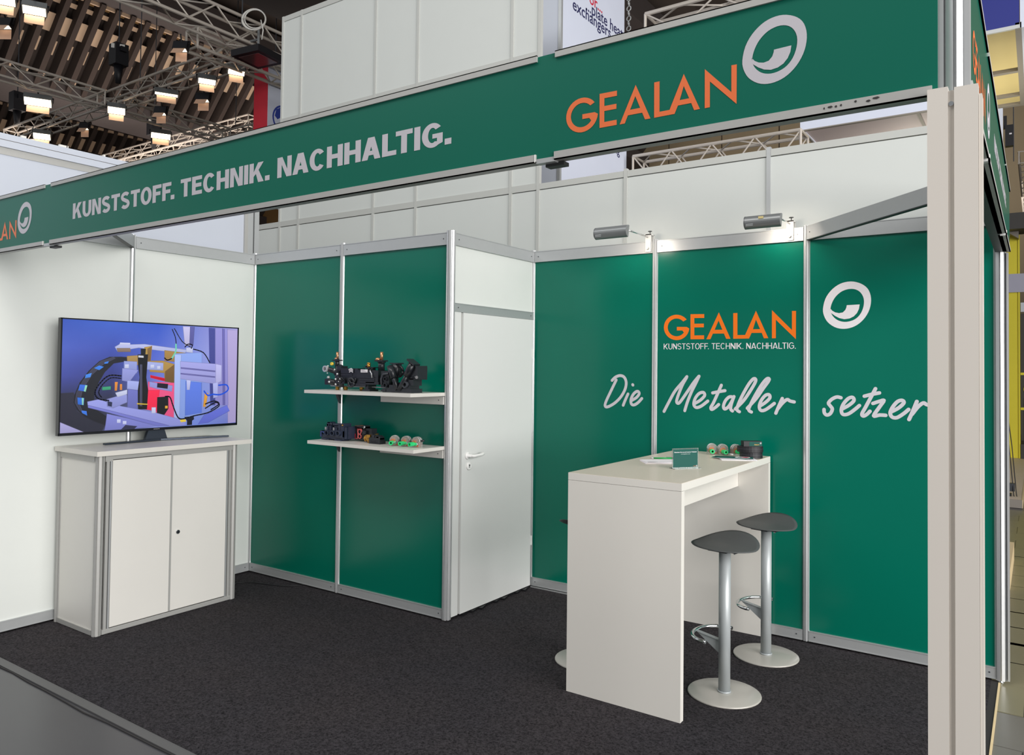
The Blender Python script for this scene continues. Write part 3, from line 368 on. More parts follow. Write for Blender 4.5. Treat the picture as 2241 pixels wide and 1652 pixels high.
# ================================================================ the exhibition stand
POST_H = 2.538
def post_mesh(r, z0, z1, g=0.65):
    pts = []
    for i in range(8):
        for a, rr in ((-15, r), (15, r), (17.5, r*g), (27.5, r*g)):
            t = math.radians(i*45 + 22.5 + a); pts.append((rr*math.cos(t), rr*math.sin(t)))
    return MB().prism(pts, z0, z1)
POST_ME = post_mesh(0.0205, 0.014, POST_H).mesh('post'); POST_ME.materials.append(MATS['alu_post'])
CPOST_ME = post_mesh(0.030, 0.014, POST_H).mesh('post'); CPOST_ME.materials.append(MATS['alu_post'])
FOOT_ME = MB().cyl((0,0,0), (0,0,0.014), 0.006, 8).cyl((0,0,0), (0,0,0.004), 0.014, 10).mesh('post_foot'); FOOT_ME.materials.append(MATS['chrome'])
SCREW_ME = MB().cyl((0,-0.0005,0), (0,-0.002,0), 0.004, 8).mesh('screw'); SCREW_ME.materials.append(MATS['dark_grey_plastic'])
def child(name, me, parent, loc=(0,0,0)):
    o = bpy.data.objects.new(name, me); COL.objects.link(o); o.parent = parent; o.location = loc; return o
def rail(parent, x0, x1, z0, z1, screws=True, y=0.0, m='alu'):
    b = MB().box((x0, y-0.015, z0), (x1, y+0.015, z1))
    b.box((x0, y-0.0175, z0), (x1, y-0.015, z0+0.005)).box((x0, y-0.0175, z1-0.005), (x1, y-0.015, z1))
    o = b.build('rail', m, parent)
    if screws:
        for x in (x0+0.035, x1-0.035): child('screw', SCREW_ME, o, (x, y-0.015, (z0+z1)/2))
    return o
def wall_run(root, xs, mats, lo=(0.016, 0.078), hi=(2.445, 2.527), posts=None):
    """posts at xs, between them a bottom rail, a panel and a top rail"""
    out = []
    for i, x in enumerate(xs):
        if posts and posts[i] is None: continue
        p = child('post', (posts[i] if posts else POST_ME), root, (x, 0, 0)); child('post_foot', FOOT_ME, p)
    for i, m in enumerate(mats):
        a, b = xs[i]+0.018, xs[i+1]-0.018
        rail(root, a, b, *lo); rail(root, a, b, *hi)
        out.append(box('panel', (a-0.004, -0.004, lo[1]-0.01), (b+0.004, 0.004, hi[0]+0.01), m, root))
    return out
# ---- floor of the hall, the carpet
fl = struct('floor')
box('slab', (-45, -30, -0.30), (30, 24, -0.004), 'floor_grey', fl)
k = 0
for r, y0 in enumerate([-2.05, -1.645, -1.24, -0.835, -0.43, -0.02, 0.375, 0.76, 1.11, 1.49, 1.865, 2.25, 2.64, 3.03, 3.42, 3.8, 4.2, 4.6, 5.0, 5.4, 5.8, 6.2]):
    for c in range(6):
        x0 = 4.575 + c*0.405 + 0.13*(r % 2)
        k += 1
        box('tile', (x0, y0-0.40, -0.004), (x0+0.399, y0-0.004, 0.0), 'tile_grey' if r < 5 else 'tile_olive', fl)
ca = thing('carpet', 'black-grey needle felt carpet covering the floor of the green stand', 'carpet')
box('felt', (-0.10, -2.925, -0.003), (4.955, 0.02, 0.005), 'carpet_felt', ca)
MB().box((-0.4, -2.975, -0.003), (4.97, -2.925, 0.003)).build('edge_tape', 'tape_grey', ca)['label'] = 'grey tape along the front edge'
bm = MB(); px = None
for i in range(28):
    x = -0.3 + i*0.195; y = -2.985 - 0.006*math.sin(i*0.9) - 0.004*math.sin(i*2.3)
    if px: bm.prism([(px[0], px[1]), (x, y), (x, y-0.006), (px[0], px[1]-0.006)], -0.003, 0.0012)
    px = (x, y)
bm.build('seam', 'floor_seam', ca)
box('dark_strip', (4.955, -2.925, -0.003), (4.988, 0.0, 0.004), 'floor_seam', ca)
box('edge_strip', (4.988, -2.925, -0.003), (4.997, -0.03, 0.007), 'edge_beige', ca)['label'] = 'thin beige edge along the right side'

# ---- left wall (white), runs along Y and faces right
wl = struct('wall_left', (-0.02, -3.012, 0)); wl.rotation_euler.z = PI/2
wall_run(wl, [0, 1.011, 2.022], ['white_panel', 'white_panel'])
# ---- front of the store room (green), faces the viewer
wc = struct('wall_cabin', (-0.02, -0.99, 0))
wall_run(wc, [0, 1.01, 2.02], ['green_vinyl', 'green_vinyl'], posts=[None, POST_ME, CPOST_ME])
# ---- side of the store room with its door
wd = struct('wall_door', (2.0, -0.99, 0)); wd.rotation_euler.z = PI/2
rail(wd, 0.028, 0.972, 2.445, 2.527); rail(wd, 0.028, 0.972, 2.008, 2.066)
box('panel', (0.022, -0.004, 2.05), (0.976, 0.004, 2.46), 'white_panel', wd)
box('jamb', (0.030, -0.014, 0.02), (0.098, 0.014, 2.010), 'door_white', wd, 0.002)
box('jamb', (0.956, -0.012, 0.02), (0.974, 0.014, 2.010), 'alu', wd)
p = child('post', POST_ME, wd, (0.99, 0, 0)); child('post_foot', FOOT_ME, p)
dr = struct('door_1', (2.0, -0.99, 0)); dr.rotation_euler.z = PI/2
box('leaf', (0.112, -0.022, 0.022), (0.954, 0.016, 2.006), 'door_white', dr, 0.0015)
box('rebate', (0.099, -0.008, 0.022), (0.1115, 0.010, 2.006), 'alu_dull', dr)
h = MB().lathe([(0.026, 0), (0.026, 0.006), (0.022, 0.009), (0.011, 0.0095), (0.010, 0.04)], 20, Matrix.Translation((0.172, -0.022, 1.056)) @ Matrix.Rotation(PI/2, 4, 'X'))
h.tube([(0.172, -0.050, 1.056), (0.172, -0.064, 1.056), (0.176, -0.071, 1.056), (0.19, -0.074, 1.056), (0.26, -0.074, 1.058), (0.285, -0.072, 1.062), (0.293, -0.064, 1.063), (0.293, -0.052, 1.063)], 0.010, 10)
h.build('handle', 'table_edge', dr)['label'] = 'white lever handle on a round rose'
e = MB().lathe([(0.026, 0), (0.026, 0.006), (0.022, 0.009), (0.020, 0.009)], 20, Matrix.Translation((0.187, -0.022, 0.985)) @ Matrix.Rotation(PI/2, 4, 'X')).build('key_rose', 'table_edge', dr)
MB().cyl((0.187, -0.0310, 0.991), (0.187, -0.0316, 0.991), 0.006, 10).box((0.184, -0.0316, 0.974), (0.190, -0.031, 0.991)).build('keyhole', 'black_plastic', e)
for z in (0.32, 1.72): MB().cyl((0.960, -0.024, z), (0.960, -0.024, z+0.07), 0.006, 8).build('hinge', 'table_edge', dr)
pl = MB()
for i in range(9):
    x = 0.14 + i*0.088; pl.prism([(x, -0.030-0.012*(i % 3)), (x+0.11, -0.018), (x+0.10, 0.02), (x-0.02, 0.025)], 0.006+0.002*(i % 2), 0.018)
tag(pl.build('plastic_sheet', 'cable_black', None), 'crumpled black plastic film under the white store room door', 'plastic film')
ps = bpy.data.objects['plastic_sheet']; ps.location = (2.0, -0.99, 0); ps.rotation_euler.z = PI/2
# ---- back wall (green) with the print
wb = struct('wall_back', (2.0, 0, 0))
P3 = wall_run(wb, [0, 1.0, 2.0, 3.0], ['green_vinyl']*3, posts=[None, POST_ME, POST_ME, CPOST_ME])
HW = at(WALLY, (-2.0, -0.0048, 0))
print_strokes('lettering', [s for k in ('D', 'i', 'e1') for s in HAND[k]], 0.0205, HW, 'vinyl_grey', P3[0])
print_strokes('lettering', [s for k in ('M', 'e2', 't', 'a', 'l', 'l2', 'e3', 'r') for s in HAND[k]], 0.0205, HW, 'vinyl_grey', P3[1])
print_strokes('lettering', [s for k in ('s', 'e4', 't2', 'z', 'e5', 'r2') for s in HAND[k]], 0.0205, HW, 'vinyl_grey', P3[2])
def gealan(M, m, parent, x0, z0, sx, sz):
    return print_poly('lettering', [[[(x0+a*sx, z0+b*sz) for a, b in poly] for poly in g] for g in GEA], M, m, parent)
def ring_logo(M, m, parent, cx, cz, s):
    f = lambda P: [(cx+a*s, cz+b*s) for a, b in P]
    return print_poly('emblem', [[f(RING_O), f(RING_I)], [f(RING_S)]], M, m, parent)
gealan(HW, 'vinyl_orange', P3[1], GEA_C[0], GEA_C[1], 1, 1)
print_caps('lettering', 'KUNSTSTOFF. TECHNIK. NACHHALTIG.', 3.066, 3.936, 1.782, 0.0385, HW, 'vinyl_white', P3[1], 0.125, 0.10)
ring_logo(HW, 'vinyl_white', P3[2], RING_C[0], RING_C[1], 1.0)
lw = box('kick_strip', (0.02, -0.028, 0.004), (0.36, -0.020, 0.012), 'alu', wb)
MB().box((3.030, -0.026, 0.02), (3.040, 0.014, 2.29)).build('cover_strip', 'alu_post', wb)

# ---- fascia along the front: three lengths of printed board in rails
FY, FB, FT = -2.925, 2.269, 2.598
fa = thing('fascia_sign', 'long green fascia board with white and orange lettering over the stand front', 'sign', (0, 0, 0))
segs = [(-2.16, 0.80), (0.80, 3.945), (3.945, 4.986)]
FP = []
for i, (a, b) in enumerate(segs):
    FP.append(box('panel', (a, FY, FB+0.004), (b, FY+0.006, FT-0.004), 'green_fascia', fa))
for a, b in ((-2.16, 0.775), (0.845, 3.91), (3.975, 4.975)):
    for z0, z1 in ((FB, FB+0.024), (FT-0.020, FT)):
        r = MB().box((a, FY-0.006, z0), (b, FY, z1)).box((a, FY-0.006, z0 if z0 == FB else z1-0.003), (b, FY+0.03, z0+0.003 if z0 == FB else z1)).build('rail', 'alu_dull', fa)
MB().box((-2.16, FY+0.007, FB+0.006), (4.97, FY+0.040, FB+0.040)).build('beam', 'dark_profile', fa)
MB().box((-2.16, FY+0.012, FT-0.04), (4.97, FY+0.066, FT-0.006)).build('beam', 'alu_dull', fa)
for a, b in ((0.775, 0.845), (3.91, 3.975)):
    MB().box((a, FY-0.003, FB-0.004), (b, FY+0.02, FB+0.010)).build('joint_clip', 'alu', fa)
    MB().box((a+0.02, FY+0.02, FB-0.012), (b+0.02, FY+0.05, FB-0.001)).build('joint_bolt', 'dark_profile', fa)
    MB().box((a-0.004, FY-0.007, FB), (a-0.001, FY+0.02, FB+0.024)).build('joint_edge', 'table_edge', fa)
FM = at(WALLY, (0, FY-0.0008, 0))
for x, z, l in ((4.742, FB+0.012, 0.004), (4.752, FB+0.013, 0.012), (4.768, FB+0.012, 0.006), (4.780, FB+0.013, 0.005), (4.812, FB+0.016, 0.006), (4.838, FB+0.012, 0.010), (4.852, FB+0.016, 0.016)):
    print_poly('scuff', [[[(x, z), (x+l*0.6, z-0.002), (x+l, z+0.001), (x+l*0.7, z+0.004), (x+0.001, z+0.003)]]], at(WALLY, (0, FY-0.0068, 0)), 'floor_seam', fa)
print_caps('lettering', 'KUNSTSTOFF. TECHNIK. NACHHALTIG.', 1.078, 3.575, 2.381, 0.080, FM, 'vinyl_fascia', FP[1], 0.25, 0.07)
gealan(FM, 'vinyl_orange_dull', FP[2], 4.014, 2.341, 0.513/0.87, 0.099/0.166)
ring_logo(FM, 'vinyl_fascia', FP[2], 4.6225, 2.456, 0.60)
gealan(FM, 'vinyl_orange_dull', FP[0], -0.065, 2.341, 0.513/0.87, 0.099/0.166)
ring_logo(FM, 'vinyl_fascia', FP[0], 0.545, 2.442, 0.62)
# ---- fascia of the open right side, its face turned to the aisle
RX = 5.045
fr = thing('fascia_sign', 'green fascia over the right side of the stand, seen edge-on past the pillar', 'sign')
RP = box('panel', (RX-0.006, -2.86, 2.300), (RX, 0.0, 2.632), 'green_gloss', fr)
for a, b in ((-2.86, -2.16), (-2.12, -0.66), (-0.62, 0.0)):
    for z0, z1 in ((2.296, 2.312), (2.620, 2.636)):
        MB().box((RX, a, z0), (RX+0.005, b, z1)).box((RX-0.03, a, z0), (RX+0.005, b, z0+0.003)).build('rail', 'alu_dull', fr)
MB().box((RX-0.066, -2.86, 2.296), (RX-0.012, -0.03, 2.34)).build('beam', 'dark_profile', fr)
MB().box((RX-0.066, -2.86, 2.60), (RX-0.012, -0.03, 2.63)).build('beam', 'alu_dull', fr)
for y in (-2.14, -0.64): MB().box((RX-0.02, y-0.012, 2.290), (RX+0.007, y+0.012, 2.300)).box((RX+0.002, y-0.012, 2.29), (RX+0.007, y+0.012, 2.312)).build('joint_clip', 'table_edge', fr)
RM = at(WALLX, (RX+0.0008, 0, 0))
gealan(RM, 'vinyl_orange_dull', RP, -2.78, 2.375, 0.513/0.87, 0.099/0.166)
ring_logo(RM, 'vinyl_fascia', RP, -2.085, 2.462, 0.62)
print_caps('lettering', 'KUNSTSTOFF. TECHNIK. NACHHALTIG.', -1.72, -0.55, 2.43, 0.058, RM, 'vinyl_fascia', RP, 0.25, 0.07)
# ---- corner post and its white cladding
cp = child('corner_post', post_mesh(0.030, 0.0, 2.72).mesh('post'), None, (5.018, -2.88, 0)); cp.data.materials.append(MATS['alu_post'])
tag(cp, 'tall aluminium corner post standing behind the white pillar cladding', 'post')
for x in (-0.034, 0.018): MB().box((x, -0.026, 2.0), (x+0.012, 0.0, 2.72)).build('cover_strip', 'alu_post', cp)
pi = thing('pillar_cladding', 'glossy off-white pillar of two boards with a groove at the front right corner', 'pillar')
PY = -2.955
box('board', (4.968, PY, 0.0), (5.0085, PY+0.030, 2.276), 'pillar_white', pi, 0.002)
box('board', (5.0205, PY, 0.0), (5.066, PY+0.030, 2.272), 'pillar_white', pi, 0.002)
box('groove_back', (5.0080, PY+0.007, 0.0), (5.0210, PY+0.028, 2.268), 'pillar_white', pi)
box('side_board', (5.0665, PY+0.004, 0.0), (5.073, PY+0.052, 2.25), 'pillar_white', pi)
MB().cyl((5.0145, PY+0.010, 2.238), (5.0145, PY+0.003, 2.238), 0.0052, 12).build('screw', 'chrome', pi)
# ---- two diagonal tie rails at the wall tops
for (a, b, lab) in (((4.0, 0.0), (5.0, -1.02), 'bare aluminium tie rail running from the back wall towards the right side'),
                    ((-0.02, -2.0), (0.98, -2.86), 'short aluminium tie rail at the top of the white left wall under the fascia')):
    L = math.hypot(b[0]-a[0], b[1]-a[1]); t = thing('tie_rail', lab, 'rail', (a[0], a[1], 0), math.atan2(b[1]-a[1], b[0]-a[0]))
    MB().box((0.018, -0.012, 2.448), (L, 0.012, 2.532)).build('rail', 'alu', t)
    MB().box((0.018, -0.014, 2.444), (L, 0.014, 2.449)).build('lip', 'dark_profile', t)
    child('screw', SCREW_ME, t, (0.05, -0.012, 2.49))
# ================================================================ furniture
# ---- display cabinet (x 0.03-0.50, y -2.46..-1.49), doors face right
cb = thing('display_cabinet', 'white two-door cabinet in an aluminium frame against the left wall, under the television', 'cabinet', (0.5, -2.465, 0), PI/2)
# local: x along the front (0..0.97), -y out of the front, z up
W, D, H = 0.965, 0.495, 1.083
CF = MB()
for x in (0.018, W-0.018):
    for y in (0.018, D-0.018):
        t = []
        for i in range(8):
            for a, rr in ((-16, 0.026), (16, 0.026), (18.5, 0.021), (26.5, 0.021)):
                q = math.radians(i*45+22.5+a); t.append((x+rr*math.cos(q), y+rr*math.sin(q)))
        o = MB().prism(t, 0.0055, H).build('corner_post', 'alu_dull', cb)
for z0, z1 in ((0.008, 0.036), (H-0.036, H)):
    MB().box((0.04, -0.004, z0), (W-0.04, 0.02, z1)).box((0.04, -0.006, z0+0.006), (W-0.04, -0.004, z0+0.010)).box((0.04, -0.006, z1-0.010), (W-0.04, -0.004, z1-0.006)).build('frame_rail', 'alu_dull', cb)
    MB().box((-0.004, 0.04, z0), (0.02, D-0.04, z1)).build('frame_rail', 'alu_dull', cb)
    MB().box((W-0.02, 0.04, z0), (W+0.004, D-0.04, z1)).build('frame_rail', 'alu_dull', cb)
for x in (0.048, W-0.066): MB().box((x, -0.004, 0.036), (x+0.018, 0.014, H-0.036)).build('frame_stile', 'alu_dull', cb)
for x in (0.072, W-0.082): MB().box((x, -0.003, 0.036), (x+0.010, 0.012, H-0.036)).build('frame_stile', 'alu', cb)
d1 = box('door', (0.084, -0.006, 0.042), (0.464, 0.010, H-0.026), 'white_lam', cb, 0.0015)
d2 = box('door', (0.477, -0.002, 0.042), (W-0.084, 0.014, H-0.026), 'white_lam', cb, 0.0015)
box('door_edge', (0.4645, -0.008, 0.042), (0.4765, 0.010, H-0.026), 'alu_dull', d1)
lk = MB().cyl((0.522, -0.002, 0.545), (0.522, -0.010, 0.545), 0.013, 16).build('lock', 'chrome', d2)
MB().cyl((0.522, -0.0101, 0.545), (0.522, -0.012, 0.545), 0.010, 16).build('lock_core', 'black_plastic', lk)
box('side_panel', (0.003, 0.045, 0.036), (0.010, D-0.045, H-0.036), 'white_lam', cb)
box('side_panel', (W-0.010, 0.045, 0.036), (W-0.003, D-0.045, H-0.036), 'white_lam', cb)
box('back_panel', (0.03, D-0.012, 0.02), (W-0.03, D-0.004, H-0.01), 'white_lam', cb)
box('countertop', (-0.022, -0.026, H+0.001), (W+0.10, D+0.001, H+0.030), 'table_white', cb, 0.002)
# ---- television
tv = thing('television', 'large flat television on the cabinet showing a blue-lit machine with cables', 'television', (0.150, -1.898, 1.114), PI/2)
# local x along the screen (0 = middle), -y towards the viewer
TW, T0, T1 = 0.641, 0.074, 0.811
box('housing', (-TW, 0.0, T0), (TW, 0.030, T1), 'tv_black', tv, 0.004)
bz = MB().box((-TW, -0.006, T0), (TW, 0.0, T0+0.017)).box((-TW, -0.006, T1-0.008), (TW, 0.0, T1)).box((-TW, -0.006, T0), (-TW+0.009, 0.0, T1)).box((TW-0.009, -0.006, T0), (TW, 0.0, T1))
bz = bz.build('bezel', 'tv_black', tv)
print_text('lettering', 'SAMSUNG', -0.022, 0.022, T0+0.006, 0.0045, at(WALLY, (0, -0.0064, 0)), 'vinyl_grey', bz)
def screen_mesh():
    sx0, sx1, sz0, sz1 = -TW+0.009, TW-0.009, T0+0.017, T1-0.008
    bm = bmesh.new(); cl = bm.loops.layers.float_color.new('Col')
    P = lambda u, v, d: (sx0+(sx1-sx0)*u, -0.001-d, sz0+(sz1-sz0)*v)
    G = [[(62,92,190), (68,104,210), (58,92,205), (130,140,218), (172,166,226)],
         [(84,104,200), (66,84,180), (84,106,210), (140,150,225), (182,178,230)],
         [(72,82,165), (56,62,130), (110,122,210), (130,150,225), (175,168,222)],
         [(48,50,78), (42,44,66), (140,148,215), (130,150,222), (150,145,205)],
         [(52,52,74), (66,70,105), (132,142,212), (112,134,212), (105,115,190)]]
    n = 12
    def col(u, v):
        a = u*4; b = (1-v)*4; i = min(3, int(a)); j = min(3, int(b)); fa_, fb_ = a-i, b-j
        q = [G[j][i][k]*(1-fa_)*(1-fb_)+G[j][i+1][k]*fa_*(1-fb_)+G[j+1][i][k]*(1-fa_)*fb_+G[j+1][i+1][k]*fa_*fb_ for k in range(3)]
        return (*lin(q), 1)
    for i in range(n):
        for j in range(n):
            uv = [(i/n, j/n), ((i+1)/n, j/n), ((i+1)/n, (j+1)/n), (i/n, (j+1)/n)]
            f = bm.faces.new([bm.verts.new(P(u, v, 0)) for u, v in uv])
            for l, (u, v) in zip(f.loops, uv): l[cl] = col(u, v)
    d = 0.0
    for c, pts in SCR:
        d += 0.00001
        g = bmesh.new(); vs = [g.verts.new((u*1.75, v, 0)) for u, v in pts]
        es = [g.edges.new((vs[i], vs[(i+1) % len(vs)])) for i in range(len(vs))]
        bmesh.ops.triangle_fill(g, use_beauty=True, edges=es, normal=(0,0,1))
        zs = [v for u, v in pts]; lo, hi = min(zs), max(zs)
        for f0 in g.faces:
            f = bm.faces.new([bm.verts.new(P(v.co.x/1.75, v.co.y, d)) for v in f0.verts])
            for l, v in zip(f.loops, f0.verts):
                t = 0.86+0.26*((v.co.y-lo)/max(1e-6, hi-lo))
                l[cl] = (*[min(1, x*t) for x in lin(c)], 1)
        g.free()
        ar_ = abs(sum(a[0]*b_[1]-b_[0]*a[1] for a, b_ in zip(pts, pts[1:]+pts[:1])))/2
        if ar_ > 0.0012:
            g = bmesh.new(); q_ = [(u*1.75, v) for u, v in pts]; ribbon(g, q_+q_[:1], 0.0035)
            k_ = 0.62 if sum(c) > 330 else 1.5
            d += 0.00001
            for f0 in g.faces:
                f = bm.faces.new([bm.verts.new(P(v.co.x/1.75, v.co.y, d)) for v in f0.verts])
                for l in f.loops: l[cl] = (*[x*k_ for x in lin(c)], 1)
            g.free()
    for c, wd, pts in SCRS:
        d += 0.00001
        g = bmesh.new(); ribbon(g, [(u*1.75, v) for u, v in pts], wd*0.0013)
        for f0 in g.faces:
            f = bm.faces.new([bm.verts.new(P(v.co.x/1.75, v.co.y, d)) for v in f0.verts])
            for l in f.loops: l[cl] = (*lin(c), 1)
        g.free()
    for f in bm.faces:
        f.normal_update()
        if f.normal.y > 0: f.normal_flip()
    me = bpy.data.meshes.new('screen_picture'); bm.to_mesh(me); bm.free(); return me
link('screen_picture', screen_mesh(), 'tv_picture', tv)
s = MB()
for ex, ey in ((-0.37, -0.035), (0.49, -0.11)):
    pts = [(0.03, -0.012), (ex*0.4, ey*0.35-0.014), (ex, ey-0.012), (ex*1.01, ey+0.012), (ex*0.35, ey*0.25+0.03), (0.03, 0.05)]
    s.prism(pts if ex > 0 else pts[::-1], 0.002, 0.013)
s.build('stand_foot', 'tv_stand', tv, 0.003)
MB().prism([(-0.075, 0.012), (0.085, 0.012), (0.055, 0.10), (-0.045, 0.10)], -0.012, 0.014, Matrix(((1,0,0,0),(0,0,1,0.014),(0,1,0,0),(0,0,0,1)))).build('stand_neck', 'tv_stand', tv)

# ---- bar table
tb = thing('bar_table', 'tall white bar table with solid side panels standing against the green back wall', 'table', (3.485, -0.75, 0))
x0, x1, y0, y1 = -0.305, 0.307, -0.716, 0.716
box('tabletop', (x0, y0, 1.076), (x1, y1, 1.1115), 'table_white', tb, 0.001)
box('top_laminate', (x0+0.001, y0+0.001, 1.1115), (x1-0.001, y1-0.001, 1.113), 'table_top', tb)
box('side_panel', (x0, y0, 0.0055), (x1, y0+0.036, 1.0745), 'table_white', tb, 0.0015)
box('side_panel', (x0, y1-0.036, 0.0055), (x1, y1, 1.0745), 'table_white', tb, 0.0015)
box('apron', (0.097, y0+0.037, 0.915), (0.117, y1-0.037, 1.075), 'table_white', tb)
# ---- stools
def stool(name, label, x, y, rz):
    t = thing(name, label, 'stool', (x, y, 0.0055), rz, 'grey bar stools round the white table')
    MB().lathe([(0.001, 0.0), (0.180, 0.0), (0.182, 0.003), (0.181, 0.007), (0.177, 0.009), (0.040, 0.012), (0.001, 0.012)], 40).build('base_plate', 'stool_base', t)
    MB().cyl((0, 0, 0.013), (0, 0, 0.735), 0.0295, 24).cyl((0, 0, 0.012), (0, 0, 0.02), 0.034, 24).build('column', 'stool_grey', t)
    # seat: saddle shell; local -x is the front
    n = 40; rings = 10; bm = bmesh.new(); top = []; bot = []
    def zf(u, v):          # u towards the raised back, v sideways
        return 0.757 + 0.040*max(0, u)**1.7 - 0.008*v*v + 0.004*u - 0.010*max(0, -u-0.55)
    fa_ = math.radians(85); cf, sf = math.cos(fa_), math.sin(fa_)
    R2 = lambda u, v: (u*0.150*cf - v*0.176*sf, u*0.150*sf + v*0.176*cf)
    for r in range(1, rings+1):
        q = r/rings; tr = []; br = []
        for k in range(n):
            a = 2*PI*k/n; ca, sa = math.cos(a), math.sin(a)
            u, v = q*ca, q*sa
            th = 0.016*(1-q**4)+0.003
            z = zf(u, v); tr.append(bm.verts.new((*R2(u, v), z))); br.append(bm.verts.new((*R2(u*0.985, v*0.985), z-th)))
        top.append(tr); bot.append(br)
    ct = bm.verts.new((0, 0, zf(0, 0))); cbv = bm.verts.new((0, 0, zf(0, 0)-0.019))
    for k in range(n):
        k2 = (k+1) % n
        bm.faces.new((ct, top[0][k], top[0][k2])); bm.faces.new((cbv, bot[0][k2], bot[0][k]))
        for r in range(rings-1):
            bm.faces.new((top[r][k], top[r+1][k], top[r+1][k2], top[r][k2])); bm.faces.new((bot[r][k2], bot[r+1][k2], bot[r+1][k], bot[r][k]))
        bm.faces.new((top[-1][k], bot[-1][k], bot[-1][k2], top[-1][k2]))
    for f in bm.faces: f.smooth = True
    bmesh.ops.recalc_face_normals(bm, faces=bm.faces)
    me = bpy.data.meshes.new('seat'); bm.to_mesh(me); bm.free(); link('seat', me, 'seat_grey', t)
    MB().box((-0.085, -0.05, 0.726), (0.085, 0.05, 0.736)).box((-0.05, -0.085, 0.728), (0.05, 0.085, 0.738)).build('under_plate', 'black_plastic', t, 0.002)
    for a, b in ((-0.07, -0.035), (-0.07, 0.035), (0.07, -0.035), (0.07, 0.035)): MB().cyl((a, b, 0.719), (a, b, 0.727), 0.005, 8).build('bolt', 'chrome', t)
    MB().tube([(-(0.045+0.112*math.sin(a)), 0.142*math.cos(a), 0.288) for a in [math.radians(-8+196*i/28) for i in range(29)]], 0.0098, 10).build('foot_ring', 'chrome', t)
    M = Matrix(((1,0,0,0),(0,0,1,0),(0,1,0,0),(0,0,0,1)))
    MB().prism([(-0.026, 0.195), (-0.026, 0.268), (-0.150, 0.283), (-0.152, 0.275)], -0.002, 0.002, M).build('ring_bracket', 'stool_grey', t)
    MB().prism([(-0.026, 0.265), (-0.026, 0.2685), (-0.150, 0.2835), (-0.150, 0.280)], -0.011, 0.011, M).build('bracket_top', 'stool_grey', t)
    return t
def set_ring(t): pass
st1 = stool('bar_stool', 'grey saddle-seat bar stool nearest the viewer at the open side of the table', 3.848, -1.025, math.radians(-8))
st2 = copy_tree(st1); st2.location = (3.868, -0.375, 0.0055); st2.rotation_euler.z = math.radians(-12)
st2['label'] = 'grey saddle-seat bar stool beside the green back wall, behind the nearer stool'
st3 = copy_tree(st1); st3.location = (3.065, -1.04, 0.0055); st3.rotation_euler.z = math.radians(180-8)
st3['label'] = 'bar stool almost hidden behind the left end of the white table'
# ---- shelves on the store room front
def shelf(z, dep, lab, tilt):
    t = thing('wall_shelf', lab, 'shelf', (1.5, -1.012, z), 0, 'white shelves on the green wall')
    B = box('board', (-0.487, -dep, -0.022), (0.485, 0.004, 0.0), 'table_white', t, 0.001)
    box('bracket', (-0.08, -0.012, -0.078), (0.478, 0.004, -0.026), 'white_lam', t)
    c = MB().prism([(0.004, -0.024), (-0.034, -0.024), (-0.034, -0.030), (0.004, -0.105)], -0.5115, -0.488, Matrix(((0,0,1,0),(1,0,0,0),(0,1,0,0),(0,0,0,1)))).build('clip', 'dark_grey_plastic', t); c['label'] = 'dark grey clip on the wall post'
    child('screw', SCREW_ME, t, (0.44, -0.011, -0.05))
    return t
shelf(1.478, 0.335, 'upper white shelf on the green store room wall', 0)
shelf(1.130, 0.300, 'lower white shelf on the green store room wall', 0)
